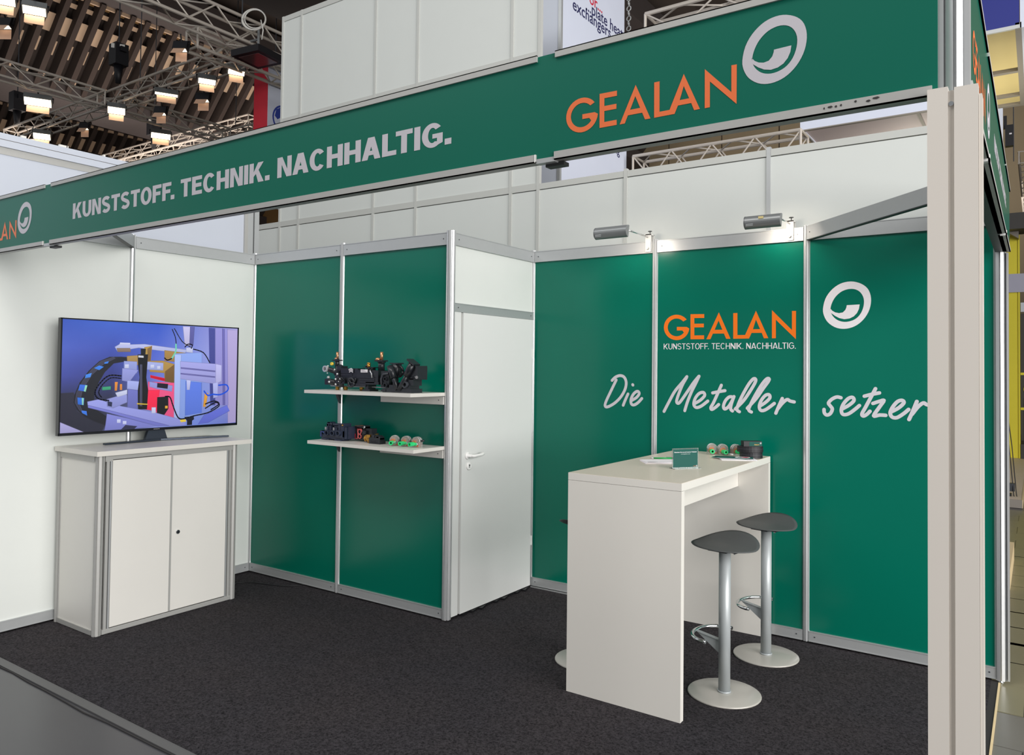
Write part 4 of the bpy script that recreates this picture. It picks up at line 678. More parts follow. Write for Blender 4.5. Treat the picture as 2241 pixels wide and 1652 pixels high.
# ---- lamps clipped to the back wall rail
def wall_lamp(x, hx0, hx1, yh, lab):
    t = thing('arm_lamp', lab, 'lamp', (x, 0, 0), 0, 'arm lamps on the back wall rail')
    ck = MB().box((-0.020, -0.026, 2.452), (0.020, -0.0185, 2.575)).box((-0.020, -0.026, 2.568), (0.020, 0.030, 2.576)).box((-0.020, 0.022, 2.50), (0.020, 0.030, 2.576)).build('clamp', 'white_lam', t, 0.001)
    MB().cyl((-0.002, -0.026, 2.478), (-0.002, -0.042, 2.478), 0.010, 12).build('clamp_knob', 'white_lam', ck)
    MB().cyl((0, 0.004, 2.576), (0, 0.004, 2.596), 0.003, 8).cyl((0, 0.004, 2.596), (0, 0.004, 2.600), 0.014, 10).build('thumb_screw', 'dark_profile', ck)
    MB().tube([(-0.002, -0.030, 2.553), (-0.004, -yh*0.5, 2.557), (hx1-x+0.004, -yh, 2.552)], 0.0052, 8).build('arm', 'chrome', t)
    # head: half-round trough along X, closed towards the viewer and the top, open to the wall and down
    out = [(0.040*math.cos(math.radians(70+200*i/14)), 0.040*math.sin(math.radians(70+200*i/14))) for i in range(15)]
    M = Matrix.Translation((hx0-x, -yh, 2.548)) @ Matrix(((0,0,1,0),(1,0,0,0),(0,1,0,0),(0,0,0,1)))
    hd = MB(); L = hx1-hx0
    hd.prism(out + [(p[0]*0.92, p[1]*0.92) for p in out][::-1], 0.0, L, M).build('head', 'lamp_grey', t)
    for q in (-0.003, L): MB().prism(out, q, q+0.006, M).build('end_cap', 'lamp_grey', t, 0.002)
    MB().box((L*0.42, -0.0415, 0.012), (L*0.56, -0.036, 0.026), Matrix.Translation((hx0-x, -yh, 2.548))).build('rating_plate', 'soffit_yellow', t) if x > 3.5 else None
    for q in range(2): MB().box((0.012, -0.0405, -0.018-0.008*q), (0.055, -0.038, -0.015-0.008*q), Matrix.Translation((hx0-x, -yh, 2.548))).build('print_line', 'alu_post', t)
    MB().cyl((hx0-x+L*0.2, -yh+0.004, 2.546), (hx0-x+L*0.8, -yh+0.004, 2.546), 0.006, 10).build('tube', 'stand_lamp_glow', t)
    l = bpy.data.lights.new('arm_lamp_light', 'AREA'); l.shape = 'RECTANGLE'; l.size = 0.11; l.size_y = 0.05; l.energy = 0.85; l.color = (1.0, 0.86, 0.72); l.spread = math.radians(150)
    o = bpy.data.objects.new('arm_lamp_light', l); COL.objects.link(o); o.parent = t; o.location = (hx1-x-0.03, -yh+0.012, 2.530)
    o.rotation_euler = Vector((0, 0.75, -0.62)).to_track_quat('-Z', 'Y').to_euler()
    return t
wall_lamp(2.955, 2.725, 2.955, 0.345, 'grey arm lamp clipped above the wall over the word Die')
wall_lamp(3.905, 3.690, 3.900, 0.215, 'grey arm lamp clipped near the bare tie rail, above the orange lettering')
# ---- cable on the carpet
pts = [(0.40, -1.42, 0.02), (0.30, -1.40, 0.0085), (0.20, -1.27, 0.0085), (0.235, -1.21, 0.0085), (0.31, -1.177, 0.0085), (0.42, -1.15, 0.0085), (0.54, -1.11, 0.0085), (0.60, -1.06, 0.0085), (0.636, -1.0, 0.0085), (0.63, -0.97, 0.0085)]
tag(MB().tube(pts, 0.0035, 6).build('cable', 'cable_black', None), 'thin black cable on the carpet between the cabinet and the green wall', 'cable')
# ================================================================ things on the shelves
UZ, LZ = 1.478, 1.130
Y1 = Matrix(((1,0,0,0),(0,0,1,0),(0,1,0,0),(0,0,0,1)))      # prism drawn in (x, z), extruded along y
def prismxz(mb, poly, y0, y1): return mb.prism(poly, y0, y1, Y1)
def socket(mb, x, y, z, R, r, dy=0.02):
    """open round port facing -y"""
    n = 14; bm = mb.bm
    M = lambda a, rr, yy: (x+rr*math.cos(a), yy, z+rr*math.sin(a))
    rows = [[bm.verts.new(M(2*PI*i/n, rr, yy)) for i in range(n)] for rr, yy in ((R, y+dy), (R, y), (r, y), (r, y+dy))]
    for a, b in zip(rows, rows[1:]):
        for i in range(n): bm.faces.new((a[i], a[(i+1) % n], b[(i+1) % n], b[i]))
    bm.faces.new(rows[3]); return mb
# -- 1: long black manifold on a rod with brass fittings (upper shelf, left)
t = thing('valve_block', 'long black plastic valve block with two upright brass pins, left on the upper shelf', 'valve block', (1.06, -1.18, UZ))
b = MB()
b.box((0.165, -0.035, 0.075), (0.33, 0.035, 0.150)).box((0.17, -0.039, 0.10), (0.28, 0.039, 0.112)).box((0.17, -0.039, 0.118), (0.28, 0.039, 0.126))
b.box((0.33, -0.045, 0.045), (0.53, 0.045, 0.140)).box((0.36, -0.05, 0.055), (0.50, -0.045, 0.066)).box((0.36, -0.05, 0.072), (0.50, -0.045, 0.080)).box((0.36, -0.05, 0.088), (0.50, -0.045, 0.096))
b.box((0.25, -0.05, 0.03), (0.42, 0.05, 0.050)).box((0.42, -0.05, 0.045), (0.54, 0.05, 0.062)).box((0.52, -0.03, 0.05), (0.60, 0.03, 0.105))
b.cyl((0.20, -0.02, 0.075), (0.31, -0.02, 0.065), 0.018, 12)
b.build('body', 'black_plastic', t, 0.003)
b = MB(); b.cyl((0.105, 0, 0.03), (0.115, 0, 0.165), 0.026, 14).cyl((0.09, 0, 0.11), (0.14, 0, 0.155), 0.03, 12).cyl((0.095, 0, 0.155), (0.09, 0, 0.215), 0.016, 12).box((0.062, -0.02, 0.200), (0.125, 0.02, 0.208)).cyl((0.10, 0, 0.05), (0.045, -0.03, 0.055), 0.020, 12).cyl((0.10, -0.01, 0.125), (0.035, -0.04, 0.145), 0.018, 12)
b.box((0.125, -0.03, 0.14), (0.165, 0.03, 0.165)).box((0.008, -0.035, 0.035), (0.045, 0.005, 0.075))
b.build('inlet', 'black_plastic', t, 0.002)
for x, z, r in ((0.034, 0.145, 0.022),): socket(MB(), x, -0.062, z, r, r*0.62, 0.02).build('port_ring', 'alu_post', t)
MB().cyl((0.094, 0, 0.208), (0.094, 0, 0.262), 0.0095, 12).cyl((0.086, 0, 0.205), (0.086, 0, 0.222), 0.014, 12).build('brass_pin', 'copper', t)
MB().cyl((0.070, -0.02, 0.180), (0.070, -0.034, 0.180), 0.011, 12).build('yellow_plug', 'yellow_plastic', t)
w_ = MB()
for x, y, z, r in ((0.034, -0.03, 0.165, 0.006), (0.05, -0.05, 0.115, 0.005), (0.03, -0.02, 0.085, 0.012), (0.10, -0.03, 0.14, 0.007), (0.13, -0.035, 0.10, 0.006), (0.15, -0.05, 0.11, 0.008), (0.135, -0.05, 0.075, 0.008), (0.185, -0.055, 0.078, 0.007), (0.125, -0.04, 0.04, 0.008), (0.165, -0.05, 0.06, 0.005), (0.070, -0.05, 0.055, 0.008)):
    w_.lathe([(r*0.2, -r), (r, -r*0.3), (r, r*0.3), (r*0.2, r)], 8, Matrix.Translation((x, y, z)))
w_.build('clips', 'alu_post', t)
b = MB(); b.box((0.13, -0.045, 0.045), (0.215, -0.005, 0.085)).cyl((0.17, -0.03, 0.02), (0.17, -0.03, 0.09), 0.018, 12).box((0.14, -0.05, 0.085), (0.16, -0.02, 0.12))
for k in range(5): b.ring((0.15+0.012*k, -0.05, 0.07+0.008*math.sin(k*2.1)), (0.3, 1, 0.2*k), 0.013, 0.004, 12, 5)
b.ring((0.30, -0.055, 0.085), (0, 1, 0), 0.032, 0.006, 14, 5, 0, PI); b.ring((0.29, -0.055, 0.055), (0, 1, 0), 0.028, 0.008, 14, 5)
b.build('fittings', 'black_plastic', t)
b = MB(); b.cyl((0.505, 0.01, 0.13), (0.505, 0.01, 0.20), 0.022, 14).box((0.468, -0.02, 0.198), (0.54, 0.035, 0.207)).cyl((0.505, 0.01, 0.19), (0.505, 0.01, 0.198), 0.028, 14).cyl((0.42, 0, 0.14), (0.42, 0, 0.158), 0.03, 14).box((0.37, -0.03, 0.155), (0.47, 0.03, 0.160)).cyl((0.395, -0.01, 0.16), (0.395, -0.01, 0.175), 0.014, 10)
b.build('outlet', 'black_plastic', t, 0.002)
MB().cyl((0.506, 0.01, 0.206), (0.506, 0.01, 0.262), 0.0105, 12).lathe([(0.004, 0.205), (0.016, 0.207), (0.016, 0.216), (0.006, 0.224)], 12, Matrix.Translation((0.49, -0.01, 0))).build('brass_pin', 'copper', t)
MB().cyl((0.418, -0.02, 0.158), (0.418, -0.02, 0.180), 0.012, 12).lathe([(0.010, 0.18), (0.0145, 0.184), (0.010, 0.19), (0.002, 0.192)], 12, Matrix.Translation((0.418, -0.02, 0))).build('brass_nut', 'brass', t)
lb = MB().box((0.375, -0.0515, 0.124), (0.434, -0.0455, 0.144)).build('sticker', 'paper', t)
lt = MB()
for i in range(3): lt.box((0.380, -0.0519, 0.128+0.005*i), (0.428-0.008*i, -0.0516, 0.1295+0.005*i))
lt.build('print_lines', 'ink', lb)
ar = MB(); ar.box((0.247, -0.0395, 0.118), (0.296, -0.0385, 0.150)); ar = ar.build('arrow_sticker', 'black_plastic', t)
az = MB()
for i in range(3):
    z = 0.121+0.009*i; prismxz(az, [(0.254, z), (0.2715, z+0.009), (0.289, z), (0.289, z+0.005), (0.2715, z+0.014), (0.254, z+0.005)], -0.0402, -0.0396)
for i in range(2): prismxz(az, [(0.248+0.006*i, 0.136+0.009*i), (0.253+0.006*i, 0.141+0.009*i), (0.248+0.006*i, 0.146+0.003*i)], -0.0402, -0.0396)
az.build('arrows', 'paper', ar)
MB().tube([(0.46, -0.048, 0.140), (0.468, -0.056, 0.132), (0.478, -0.056, 0.12), (0.482, -0.052, 0.09)], 0.004, 6).build('wire_clip', 'alu_post', t)
MB().box((0.035, -0.006, 0.024), (0.56, 0.014, 0.031)).build('base_bar', 'alu', t)
for x in (0.10, 0.18, 0.335): MB().cyl((x, 0, 0.0), (x, 0, 0.024), 0.0135, 12).cyl((x, 0, 0.010), (x, 0, 0.024), 0.016, 6).build('brass_foot', 'brass', t)
MB().box((0.405, -0.04, 0.012), (0.435, 0.03, 0.045)).box((0.385, -0.045, 0.0), (0.455, 0.035, 0.013)).build('foot', 'black_plastic', t, 0.002)
# -- 2: black manifold with two slanting necks (upper shelf, right)
t = thing('valve_block', 'black plastic valve block with two slanting necks forming a V, right on the upper shelf', 'valve block', (1.655, -1.22, UZ))
b = MB()
b.box((0.02, -0.05, 0.0), (0.27, 0.05, 0.026)).box((0.06, -0.045, 0.024), (0.25, 0.045, 0.048)).box((0.09, -0.03, 0.046), (0.20, 0.03, 0.064)).box((0.0, -0.045, 0.03), (0.07, 0.045, 0.135)).box((0.24, -0.04, 0.085), (0.315, 0.045, 0.165)).box((0.215, -0.04, 0.046), (0.275, 0.04, 0.092))
b.cyl((0.25, -0.02, 0.100), (0.315, -0.055, 0.100), 0.010, 10).box((0.300, -0.05, 0.09), (0.318, 0.04, 0.172)).box((0.01, -0.055, 0.004), (0.05, 0.05, 0.018))
for k in range(6): b.box((0.004+0.0, -0.048, 0.045+0.014*k), (0.03, 0.048, 0.051+0.014*k))
b.build('body', 'black_plastic', t, 0.003)
b = MB(); b.cyl((0.150, -0.05, 0.020), (0.095, -0.045, 0.125), 0.014, 14).cyl((0.115, -0.047, 0.092), (0.075, -0.043, 0.168), 0.021, 14).build('neck', 'black_plastic', t)
b = MB(); b.cyl((0.165, -0.05, 0.020), (0.235, -0.045, 0.125), 0.016, 14).cyl((0.222, -0.047, 0.108), (0.272, -0.043, 0.190), 0.024, 14).box((-0.034, -0.03, -0.005), (0.034, 0.03, 0.005), Matrix.Translation((0.275, -0.043, 0.194)) @ Matrix.Rotation(math.radians(31), 4, 'Y')).build('neck', 'black_plastic', t)
b = MB(); b.cyl((0.085, 0.01, 0.10), (0.085, 0.01, 0.185), 0.032, 16).box((0.05, -0.02, 0.182), (0.118, 0.04, 0.190)).ring((0.115, 0.0, 0.135), (0, 1, 0), 0.034, 0.008, 14, 6).build('outlet', 'black_plastic', t, 0.002)
b = MB(); b.cyl((0.215, 0.01, 0.09), (0.215, 0.01, 0.160), 0.020, 14).cyl((0.215, 0.01, 0.155), (0.215, 0.01, 0.162), 0.025, 14).build('outlet', 'black_plastic', t)
for x, z, r in ((0.215, 0.052, 0.021), (0.045, 0.085, 0.014), (0.045, 0.045, 0.016)): socket(MB(), x, -0.058, z, r, r*0.68, 0.02).build('port', 'dark_grey_plastic' if x > 0.2 else 'black_plastic', t)
MB().tube([(0.012, -0.052, 0.045), (0.010, -0.055, 0.085), (0.028, -0.056, 0.115), (0.075, -0.055, 0.122)], 0.006, 8).build('pipe', 'dark_grey_plastic', t)
# -- lower shelf: blue-black manifold with blue gasket
t = thing('valve_block', 'dark blue-black valve block with round ports and a blue gasket on the lower shelf', 'valve block', (1.0, -1.17, LZ)); t.scale = (1, 1, 0.80)
b = MB()
b.box((0.03, -0.03, 0.008), (0.25, 0.04, 0.045)).box((0.07, -0.04, 0.035), (0.25, 0.04, 0.085)).box((0.04, -0.03, 0.0), (0.10, 0.03, 0.012)).box((0.17, -0.04, 0.0), (0.23, 0.04, 0.012)).box((0.185, -0.045, 0.03), (0.250, 0.045, 0.090))
b.box((0.150, -0.02, 0.075), (0.175, 0.03, 0.115)).box((0.195, -0.03, 0.085), (0.218, 0.03, 0.135)).box((0.225, -0.035, 0.085), (0.253, 0.035, 0.150)).box((0.145, -0.02, 0.112), (0.225, 0.03, 0.123)).cyl((0.135, -0.015, 0.135), (0.228, -0.015, 0.137), 0.012, 10)
b.box((0.255, -0.03, 0.02), (0.275, 0.04, 0.12)).box((0.28, -0.02, 0.02), (0.288, 0.05, 0.125)).box((0.0, -0.02, 0.02), (0.02, 0.02, 0.075)).cyl((0.0, 0, 0.055), (0.04, 0, 0.055), 0.012, 10)
b.build('body', 'blue_black', t, 0.003)
b = MB(); b.box((0.068, -0.02, 0.085), (0.084, 0.03, 0.135)).box((0.095, -0.02, 0.085), (0.110, 0.03, 0.135)).cyl((0.088, -0.02, 0.135), (0.088, 0.03, 0.135), 0.020, 12).box((0.075, -0.02, 0.145), (0.105, 0.0, 0.153)).box((0.112, -0.01, 0.125), (0.119, 0.01, 0.155))
b.build('lug', 'blue_black', t, 0.002)
for x, z in ((0.105, 0.062), (0.160, 0.063), (0.217, 0.066)): socket(MB(), x, -0.058, z, 0.022, 0.0155, 0.03).build('port', 'blue_black', t)
MB().tube([(0.030, -0.036, 0.025), (0.030, -0.036, 0.066), (0.062, -0.040, 0.068), (0.070, -0.042, 0.052), (0.083, -0.044, 0.050)], 0.0035, 6).build('gasket', 'blue_gasket', t)['label'] = 'blue rubber gasket'
pn = MB()
for x in (0.045, 0.056, 0.125, 0.135): pn.cyl((x, -0.01, 0.085), (x, -0.01, 0.108), 0.004, 8)
pn.build('pins', 'alu_post', t)
ft = MB()
for k in range(6): ft.lathe([(0.002, 0.0), (0.006, 0.003), (0.006, 0.009), (0.002, 0.012)], 8, Matrix.Translation((0.045+0.012*k, -0.04, 0.002)))
ft.build('studs', 'blue_black', t)
MB().cyl((0.243, -0.036, 0.13), (0.243, -0.036, 0.142), 0.006, 10).build('brass_insert', 'brass', t)
# -- lower shelf: pink gasket block behind
t = thing('valve_block', 'black valve block with a pink gasket, second from the left on the lower shelf', 'valve block', (1.295, -1.13, LZ))
b = MB(); b.box((-0.01, 0.0, 0.01), (0.075, 0.06, 0.10)).box((0.01, 0.0, 0.085), (0.075, 0.06, 0.108)).box((0.06, 0.01, 0.02), (0.14, 0.06, 0.090)).box((0.13, 0.0, 0.0), (0.16, 0.06, 0.06)).cyl((0.02, -0.01, 0.098), (0.085, -0.01, 0.103), 0.008, 10).box((0.07, -0.01, 0.05), (0.10, 0.0, 0.075)).box((0.08, 0.0, 0.0), (0.12, 0.06, 0.022))
b.build('body', 'black_plastic', t, 0.003)
g = MB(); g.ring((0.040, -0.006, 0.066), (0, 1, 0), 0.016, 0.0035, 14, 6).ring((0.042, -0.006, 0.034), (0, 1, 0), 0.014, 0.0035, 14, 6).tube([(0.0, -0.006, 0.018), (0.022, -0.006, 0.018), (0.026, -0.006, 0.040), (0.022, -0.006, 0.084), (0.058, -0.006, 0.084), (0.063, -0.006, 0.070), (0.080, -0.006, 0.072)], 0.0035, 6)
g.build('gasket', 'pink_gasket', t)['label'] = 'pink rubber gasket'
MB().box((-0.025, -0.004, 0.018), (-0.002, 0.02, 0.05)).build('red_insert', 'red_plastic', t, 0.002)
MB().tube([(0.0, -0.008, 0.104), (0.04, -0.01, 0.106), (0.075, -0.01, 0.110)], 0.003, 6).build('copper_pipe', 'copper', t)
MB().cyl((0.085, -0.012, 0.10), (0.085, -0.004, 0.10), 0.009, 10).build('cap', 'alu_post', t)
# -- brass valve with black body
t = thing('brass_valve', 'small brass valve with a square black body in the middle of the lower shelf', 'valve', (1.432, -1.17, LZ))
b = MB(); b.cyl((0.004, 0, 0.030), (0.050, 0, 0.030), 0.020, 14).cyl((0.0, 0, 0.030), (0.012, 0, 0.030), 0.023, 6).cyl((0.030, -0.002, 0.0), (0.030, -0.002, 0.05), 0.010, 12).box((0.020, -0.018, 0.036), (0.055, 0.018, 0.056)).cyl((0.06, 0.02, 0.048), (0.085, 0.02, 0.054), 0.010, 10)
b.build('fitting', 'brass', t, 0.0015)
b = MB(); b.box((0.055, -0.028, 0.0), (0.155, 0.028, 0.022)).box((0.050, -0.022, 0.02), (0.150, 0.022, 0.040)).box((0.07, -0.020, 0.038), (0.098, 0.02, 0.058)).box((0.105, -0.020, 0.038), (0.135, 0.02, 0.056)).box((0.115, -0.020, 0.03), (0.150, 0.02, 0.050))
for x in (0.075, 0.093, 0.111, 0.129): socket(b, x, -0.030, 0.011, 0.007, 0.0045, 0.01)
b.build('body', 'black_plastic', t, 0.002)
# -- clear flow meters with green nozzles: three on the shelf, three on the table
def flow_meter(lab, loc, rz, group, tail=False):
    t = thing('flow_meter', lab, 'flow meter', loc, rz, group)
    b = MB(); prof = [(-0.030, 0.0), (0.030, 0.0)] + [(0.030*math.cos(a), 0.036+0.030*math.sin(a)) for a in [PI*i/12 for i in range(13)]]
    prismxz(b, prof, 0.002, 0.040); b.build('housing', 'clear_plastic', t, 0.002)
    MB().ring((0, 0.014, 0.036), (0, 1, 0), 0.0285, 0.0032, 18, 6, PI, 2*PI).ring((0, 0.030, 0.036), (0, 1, 0), 0.0285, 0.0032, 18, 6, PI, 2*PI).build('band', 'alu_post', t)
    b = MB(); b.cyl((-0.006, -0.004, 0.026), (-0.006, 0.036, 0.026), 0.0185, 14).box((-0.022, 0.006, 0.040), (0.010, 0.030, 0.056)).box((0.012, 0.0, 0.004), (0.026, 0.03, 0.016)); b.build('insert', 'orange_brown', t, 0.001)
    b = MB(); n = socket(b, -0.008, -0.046, 0.022, 0.0135, 0.0075, 0.045); b.build('nozzle', 'green_plastic', t)['label'] = 'bright green nozzle'
    MB().cyl((0.012, -0.006, 0.022), (0.012, 0.004, 0.022), 0.011, 12).build('gauge', 'chrome', t)
    if tail: MB().cyl((0.030, 0.02, 0.042), (0.052, 0.03, 0.044), 0.006, 10).build('plug', 'black_plastic', t)
    return t
LG = 'clear flow meters on the lower shelf'; TG = 'clear flow meters on the table'
flow_meter('clear flow meter with green nozzle, leftmost on the lower shelf', (1.715, -1.20, LZ), math.radians(28), LG)
flow_meter('clear flow meter with green nozzle, middle one on the lower shelf', (1.800, -1.19, LZ), math.radians(10), LG)
flow_meter('clear flow meter with green nozzle and black plug, nearest the shelf end', (1.888, -1.19, LZ), math.radians(2), LG, True)
tag(box('label_card', (1.63, -1.12, LZ+0.0004), (1.69, -1.05, LZ+0.0012), 'clear_acrylic'), 'small clear card lying behind the brass valve on the lower shelf', 'card')
# ================================================================ things on the bar table
TZ = 1.1135
flow_meter('clear flow meter with green nozzle, left one on the white table', (3.470, -0.165, TZ), math.radians(30), TG)
flow_meter('clear flow meter with green nozzle, middle one on the white table', (3.540, -0.155, TZ), math.radians(45), TG)
flow_meter('clear flow meter with green nozzle against the black cases on the table', (3.612, -0.112, TZ), math.radians(52), TG)
# counter sign in an acrylic stand
t = thing('counter_sign', 'small green card in a clear stand on the white table', 'sign', (3.596, -0.934, TZ), math.radians(53))
box('stand', (-0.0795, -0.002, 0.0), (0.0795, 0.002, 0.1085), 'clear_acrylic', t, 0.0006)
box('stand_base', (-0.0795, -0.03, 0.0), (0.0795, 0.03, 0.003), 'clear_acrylic', t, 0.0006)
cd = box('card', (-0.0755, -0.0030, 0.007), (0.0755, -0.0021, 0.103), 'brochure_green', t)
SM = at(WALLY, (0, -0.0034, 0))
print_text('lettering', 'Besuchen Sie uns auf unserer Website!', -0.068, 0.068, 0.0855, 0.0048, SM, 'vinyl_white', cd, 0.02)
print_text('lettering', 'www.gealan.com', -0.028, 0.028, 0.0765, 0.0034, SM, 'vinyl_white', cd)
ring_logo(SM, 'vinyl_white', cd, 0.069, 0.013, 0.026)
print_text('lettering', 'GEALAN', 0.048, 0.064, 0.011, 0.0025, SM, 'vinyl_orange', cd)
# note pads with a pen
t = thing('note_pad', 'white paper pad lying behind the green counter sign', 'paper pad', (3.375, -0.765, TZ), math.radians(40))
for i in range(4): MB().box((-0.10, -0.074, 0.0), (0.10, 0.074, 0.0016), Matrix.Translation((0.002*i, 0.001*i, 0.0017*i)) @ Matrix.Rotation(math.radians(1.2*i-2), 4, 'Z')).build('sheet', 'paper', t)
lt = MB()
for i in range(3): lt.box((-0.085, -0.062+0.006*i, 0.0070), (-0.050+0.012*i, -0.0595+0.006*i, 0.0072))
lt.build('print_lines', 'ink', t)
t = thing('ballpoint_pen', 'green ballpoint pen with a silver tip lying on the paper pad', 'pen', (3.345, -0.675, TZ+0.0125), math.radians(36))
MB().cyl((-0.045, 0, 0), (0.062, 0, 0), 0.0048, 12).build('barrel', 'pen_green', t)
MB().cyl((-0.060, 0, 0), (-0.045, 0, 0), 0.0022, 12, 0.0048).cyl((-0.068, 0, 0), (-0.060, 0, 0), 0.001, 8, 0.002).build('tip', 'chrome', t)
MB().cyl((0.062, 0, 0), (0.068, 0, 0), 0.0050, 12).cyl((0.068, 0, 0), (0.076, 0, 0), 0.003, 10).box((0.03, -0.001, 0.0055), (0.068, 0.001, 0.0068)).build('clip', 'black_plastic', t)
# black oval cases stacked, a small black box with a green label on top
def oval(a, b, n=28): return [(a*math.cos(2*PI*i/n)*(1.0), b*math.sin(2*PI*i/n)) for i in range(n)]
def case(lab, x, y, z, h, a, b, rz):
    t = thing('oval_case', lab, 'case', (x, y, z), rz, 'black oval cases stacked on the table')
    MB().prism(oval(a, b), 0, h*0.58).build('body', 'black_fabric', t, 0.004)
    MB().prism(oval(a*0.985, b*0.985), h*0.60, h).build('lid', 'black_fabric', t, 0.004)
    MB().prism(oval(a*1.01, b*1.01), h*0.555, h*0.61).build('zip', 'dark_grey_plastic', t)
case('black oval case, lowest of the stack at the back of the white table', 3.722, -0.195, TZ, 0.036, 0.068, 0.056, 0.5)
case('black oval case, upper one of the stack under the small labelled box', 3.714, -0.190, TZ+0.0365, 0.034, 0.078, 0.056, 0.5)
t = thing('small_box', 'small black box with a green label on top of the stacked oval cases', 'box', (3.722, -0.19, TZ+0.071), math.radians(35))
box('body', (-0.055, -0.030, 0.0), (0.055, 0.030, 0.031), 'black_fabric', t, 0.004)
lb = box('label', (-0.022, -0.0306, 0.002), (0.054, -0.0300, 0.0275), 'brochure_green', t)
ring_logo(at(WALLY, (0, -0.031, 0)), 'vinyl_white', lb, 0.047, 0.020, 0.035)
print_text('lettering', 'GEALAN', 0.008, 0.038, 0.008, 0.006, at(WALLY, (0, -0.031, 0)), 'brass', lb)
# brochures fanned
def brochure(lab, x, y, z, rz, m, ring=False):
    t = thing('brochure', lab, 'brochure', (x, y, z), rz, 'brochures fanned on the table')
    b = box('cover', (-0.105, -0.05, 0.0), (0.105, 0.05, 0.002), m, t)
    if ring:
        I = Matrix.Identity(4); I.translation = (0, 0, 0.0023)
        ring_logo(I, 'vinyl_white', b, 0.045, 0.005, 0.33)
        MB().lathe([(0.001, 0.0022), (0.022, 0.0022), (0.022, 0.0030), (0.001, 0.0032)], 14, Matrix.Translation((0.06, 0.012, 0))).build('picture', 'red_plastic', b)
    box('edge', (-0.104, -0.0495, -0.0012), (0.104, 0.0495, 0.0), 'paper', t)
brochure('white-backed brochure, lowest of the fan before the black cases', 3.690, -0.345, TZ+0.0015, math.radians(30), 'paper')
brochure('dark green brochure on the table, middle one of the fan', 3.640, -0.320, TZ+0.0050, math.radians(5), 'brochure_green')
brochure('dark green brochure with a white ring, top of the fan before the black cases', 3.665, -0.325, TZ+0.0085, math.radians(18), 'brochure_green', True)
# ================================================================ the stands around
# ---- high white wall directly behind
wr = struct('wall_rear', (0, 0.12, 0))
XS = [-1.56, -1.115, -0.835, 0.185, 0.700, 1.705, 1.965, 2.715, 3.735, 4.745]
def lath(root, a, b, m='frame_white'): return MB().box(a, b).build('rail', m, root)
mat('frame_white', (186, 188, 184), 0.5, spec=0.4, var=0.02)
mat('rear_white', (204, 208, 205), 0.5, spec=0.3, var=0.015)
for i in range(len(XS)-1):
    box('panel', (XS[i]+0.012, -0.010, 0.02), (XS[i+1]-0.012, 0.004, 3.025), 'rear_white', wr)
    lath(wr, (XS[i]+0.014, -0.017, 3.030), (XS[i+1]-0.014, 0.012, 3.082 if i < 6 else 3.075))
for i, x in enumerate(XS):
    hi = 5.16 if 1 <= i <= 6 else 3.09
    lath(wr, (x-0.013, -0.019, 0.0), (x+0.013, 0.014, hi), 'alu' if i == 8 else 'frame_white')
for i in range(1, 6):
    for z0, z1 in ((3.088, 4.062), (4.125, 5.105)): box('panel', (XS[i]+0.012, -0.010, z0-0.01), (XS[i+1]-0.012, 0.004, z1+0.01), 'rear_white', wr)
    lath(wr, (XS[i]+0.014, -0.017, 4.065), (XS[i+1]-0.014, 0.012, 4.120)); lath(wr, (XS[i]+0.014, -0.017, 5.108), (XS[i+1]-0.014, 0.012, 5.158))
# ---- wall of the stand to the left
wn = struct('wall_neighbour', (-0.15, 0, 0))
for a, b in ((-4.0, -2.98), (-2.98, -1.98), (-1.98, -0.98)): box('panel', (-0.03, a+0.004, 0.0), (-0.016, b-0.004, 2.95), 'blue_white', wn)
MB().box((-0.11, -4.0, 2.985), (0.0, -0.99, 3.028)).build('beam', 'blue_white', wn)
MB().box((-0.11, -4.0, 3.032), (0.0, -0.99, 3.070)).build('beam', 'blue_white', wn)
MB().box((-0.10, -4.0, 3.026), (-0.006, -0.99, 3.034)).build('beam_joint', 'frame_grey', wn)
MB().box((-0.10, -4.0, 2.940), (-0.012, -0.99, 2.986)).build('beam_lip', 'alu_dull', wn)
for y, wdt in ((-0.985, 0.03), (-0.945, 0.05), (-0.885, 0.045)): MB().box((-0.05, y-wdt/2, 0), (0.0, y+wdt/2, 3.07)).build('post', 'alu' if wdt > 0.03 else 'alu_dull', wn)
for y, l in ((-2.66, 0.03), (-2.43, 0.05), (-2.385, 0.012), (-2.14, 0.012)):
    MB().box((-0.03, y, 3.070), (-0.012, y+l, 3.086)).build('clamp', 'white_lam', wn)
# ---- square sign tower with printed text
tw = thing('sign_tower', 'tall white printed sign tower behind the rear wall, with dark blue words', 'sign', (1.5, 1.2, 0))
box('front_face', (-0.62, 0.0, 0.0), (-0.03, 0.02, 6.2), 'blue_white', tw)
MB().box((-0.032, -0.004, 0.0), (0.0, 0.028, 6.2)).build('post', 'alu', tw)
sfc = MB().prism([(0.028, 0.0), (1.385, 0.0), (1.385, 4.40), (1.31, 4.46), (1.31, 6.2), (0.028, 6.2)], -0.02, 0.0, Matrix(((0,0,1,0),(1,0,0,0),(0,1,0,0),(0,0,0,1)))).build('side_face', 'banner_white', tw)
sfc.data.polygons[0].use_smooth = False
TM = at(WALLX, (0.001, 0, 0))
print_text('lettering', 'exchangers', 0.205, 0.995, 5.085, 0.115, TM, 'text_navy', sfc, 0.012)
print_text('lettering', '...plate heat', 0.465, 1.275, 5.18, 0.115, TM, 'text_navy', sfc, 0.012)
print_text('lettering', 'or...', 0.535, 0.805, 5.275, 0.115, TM, 'text_red', sfc, 0.012)
print_text('lettering', 'ng', 1.10, 1.225, 3.915, 0.09, TM, 'text_navy', sfc, 0.012)
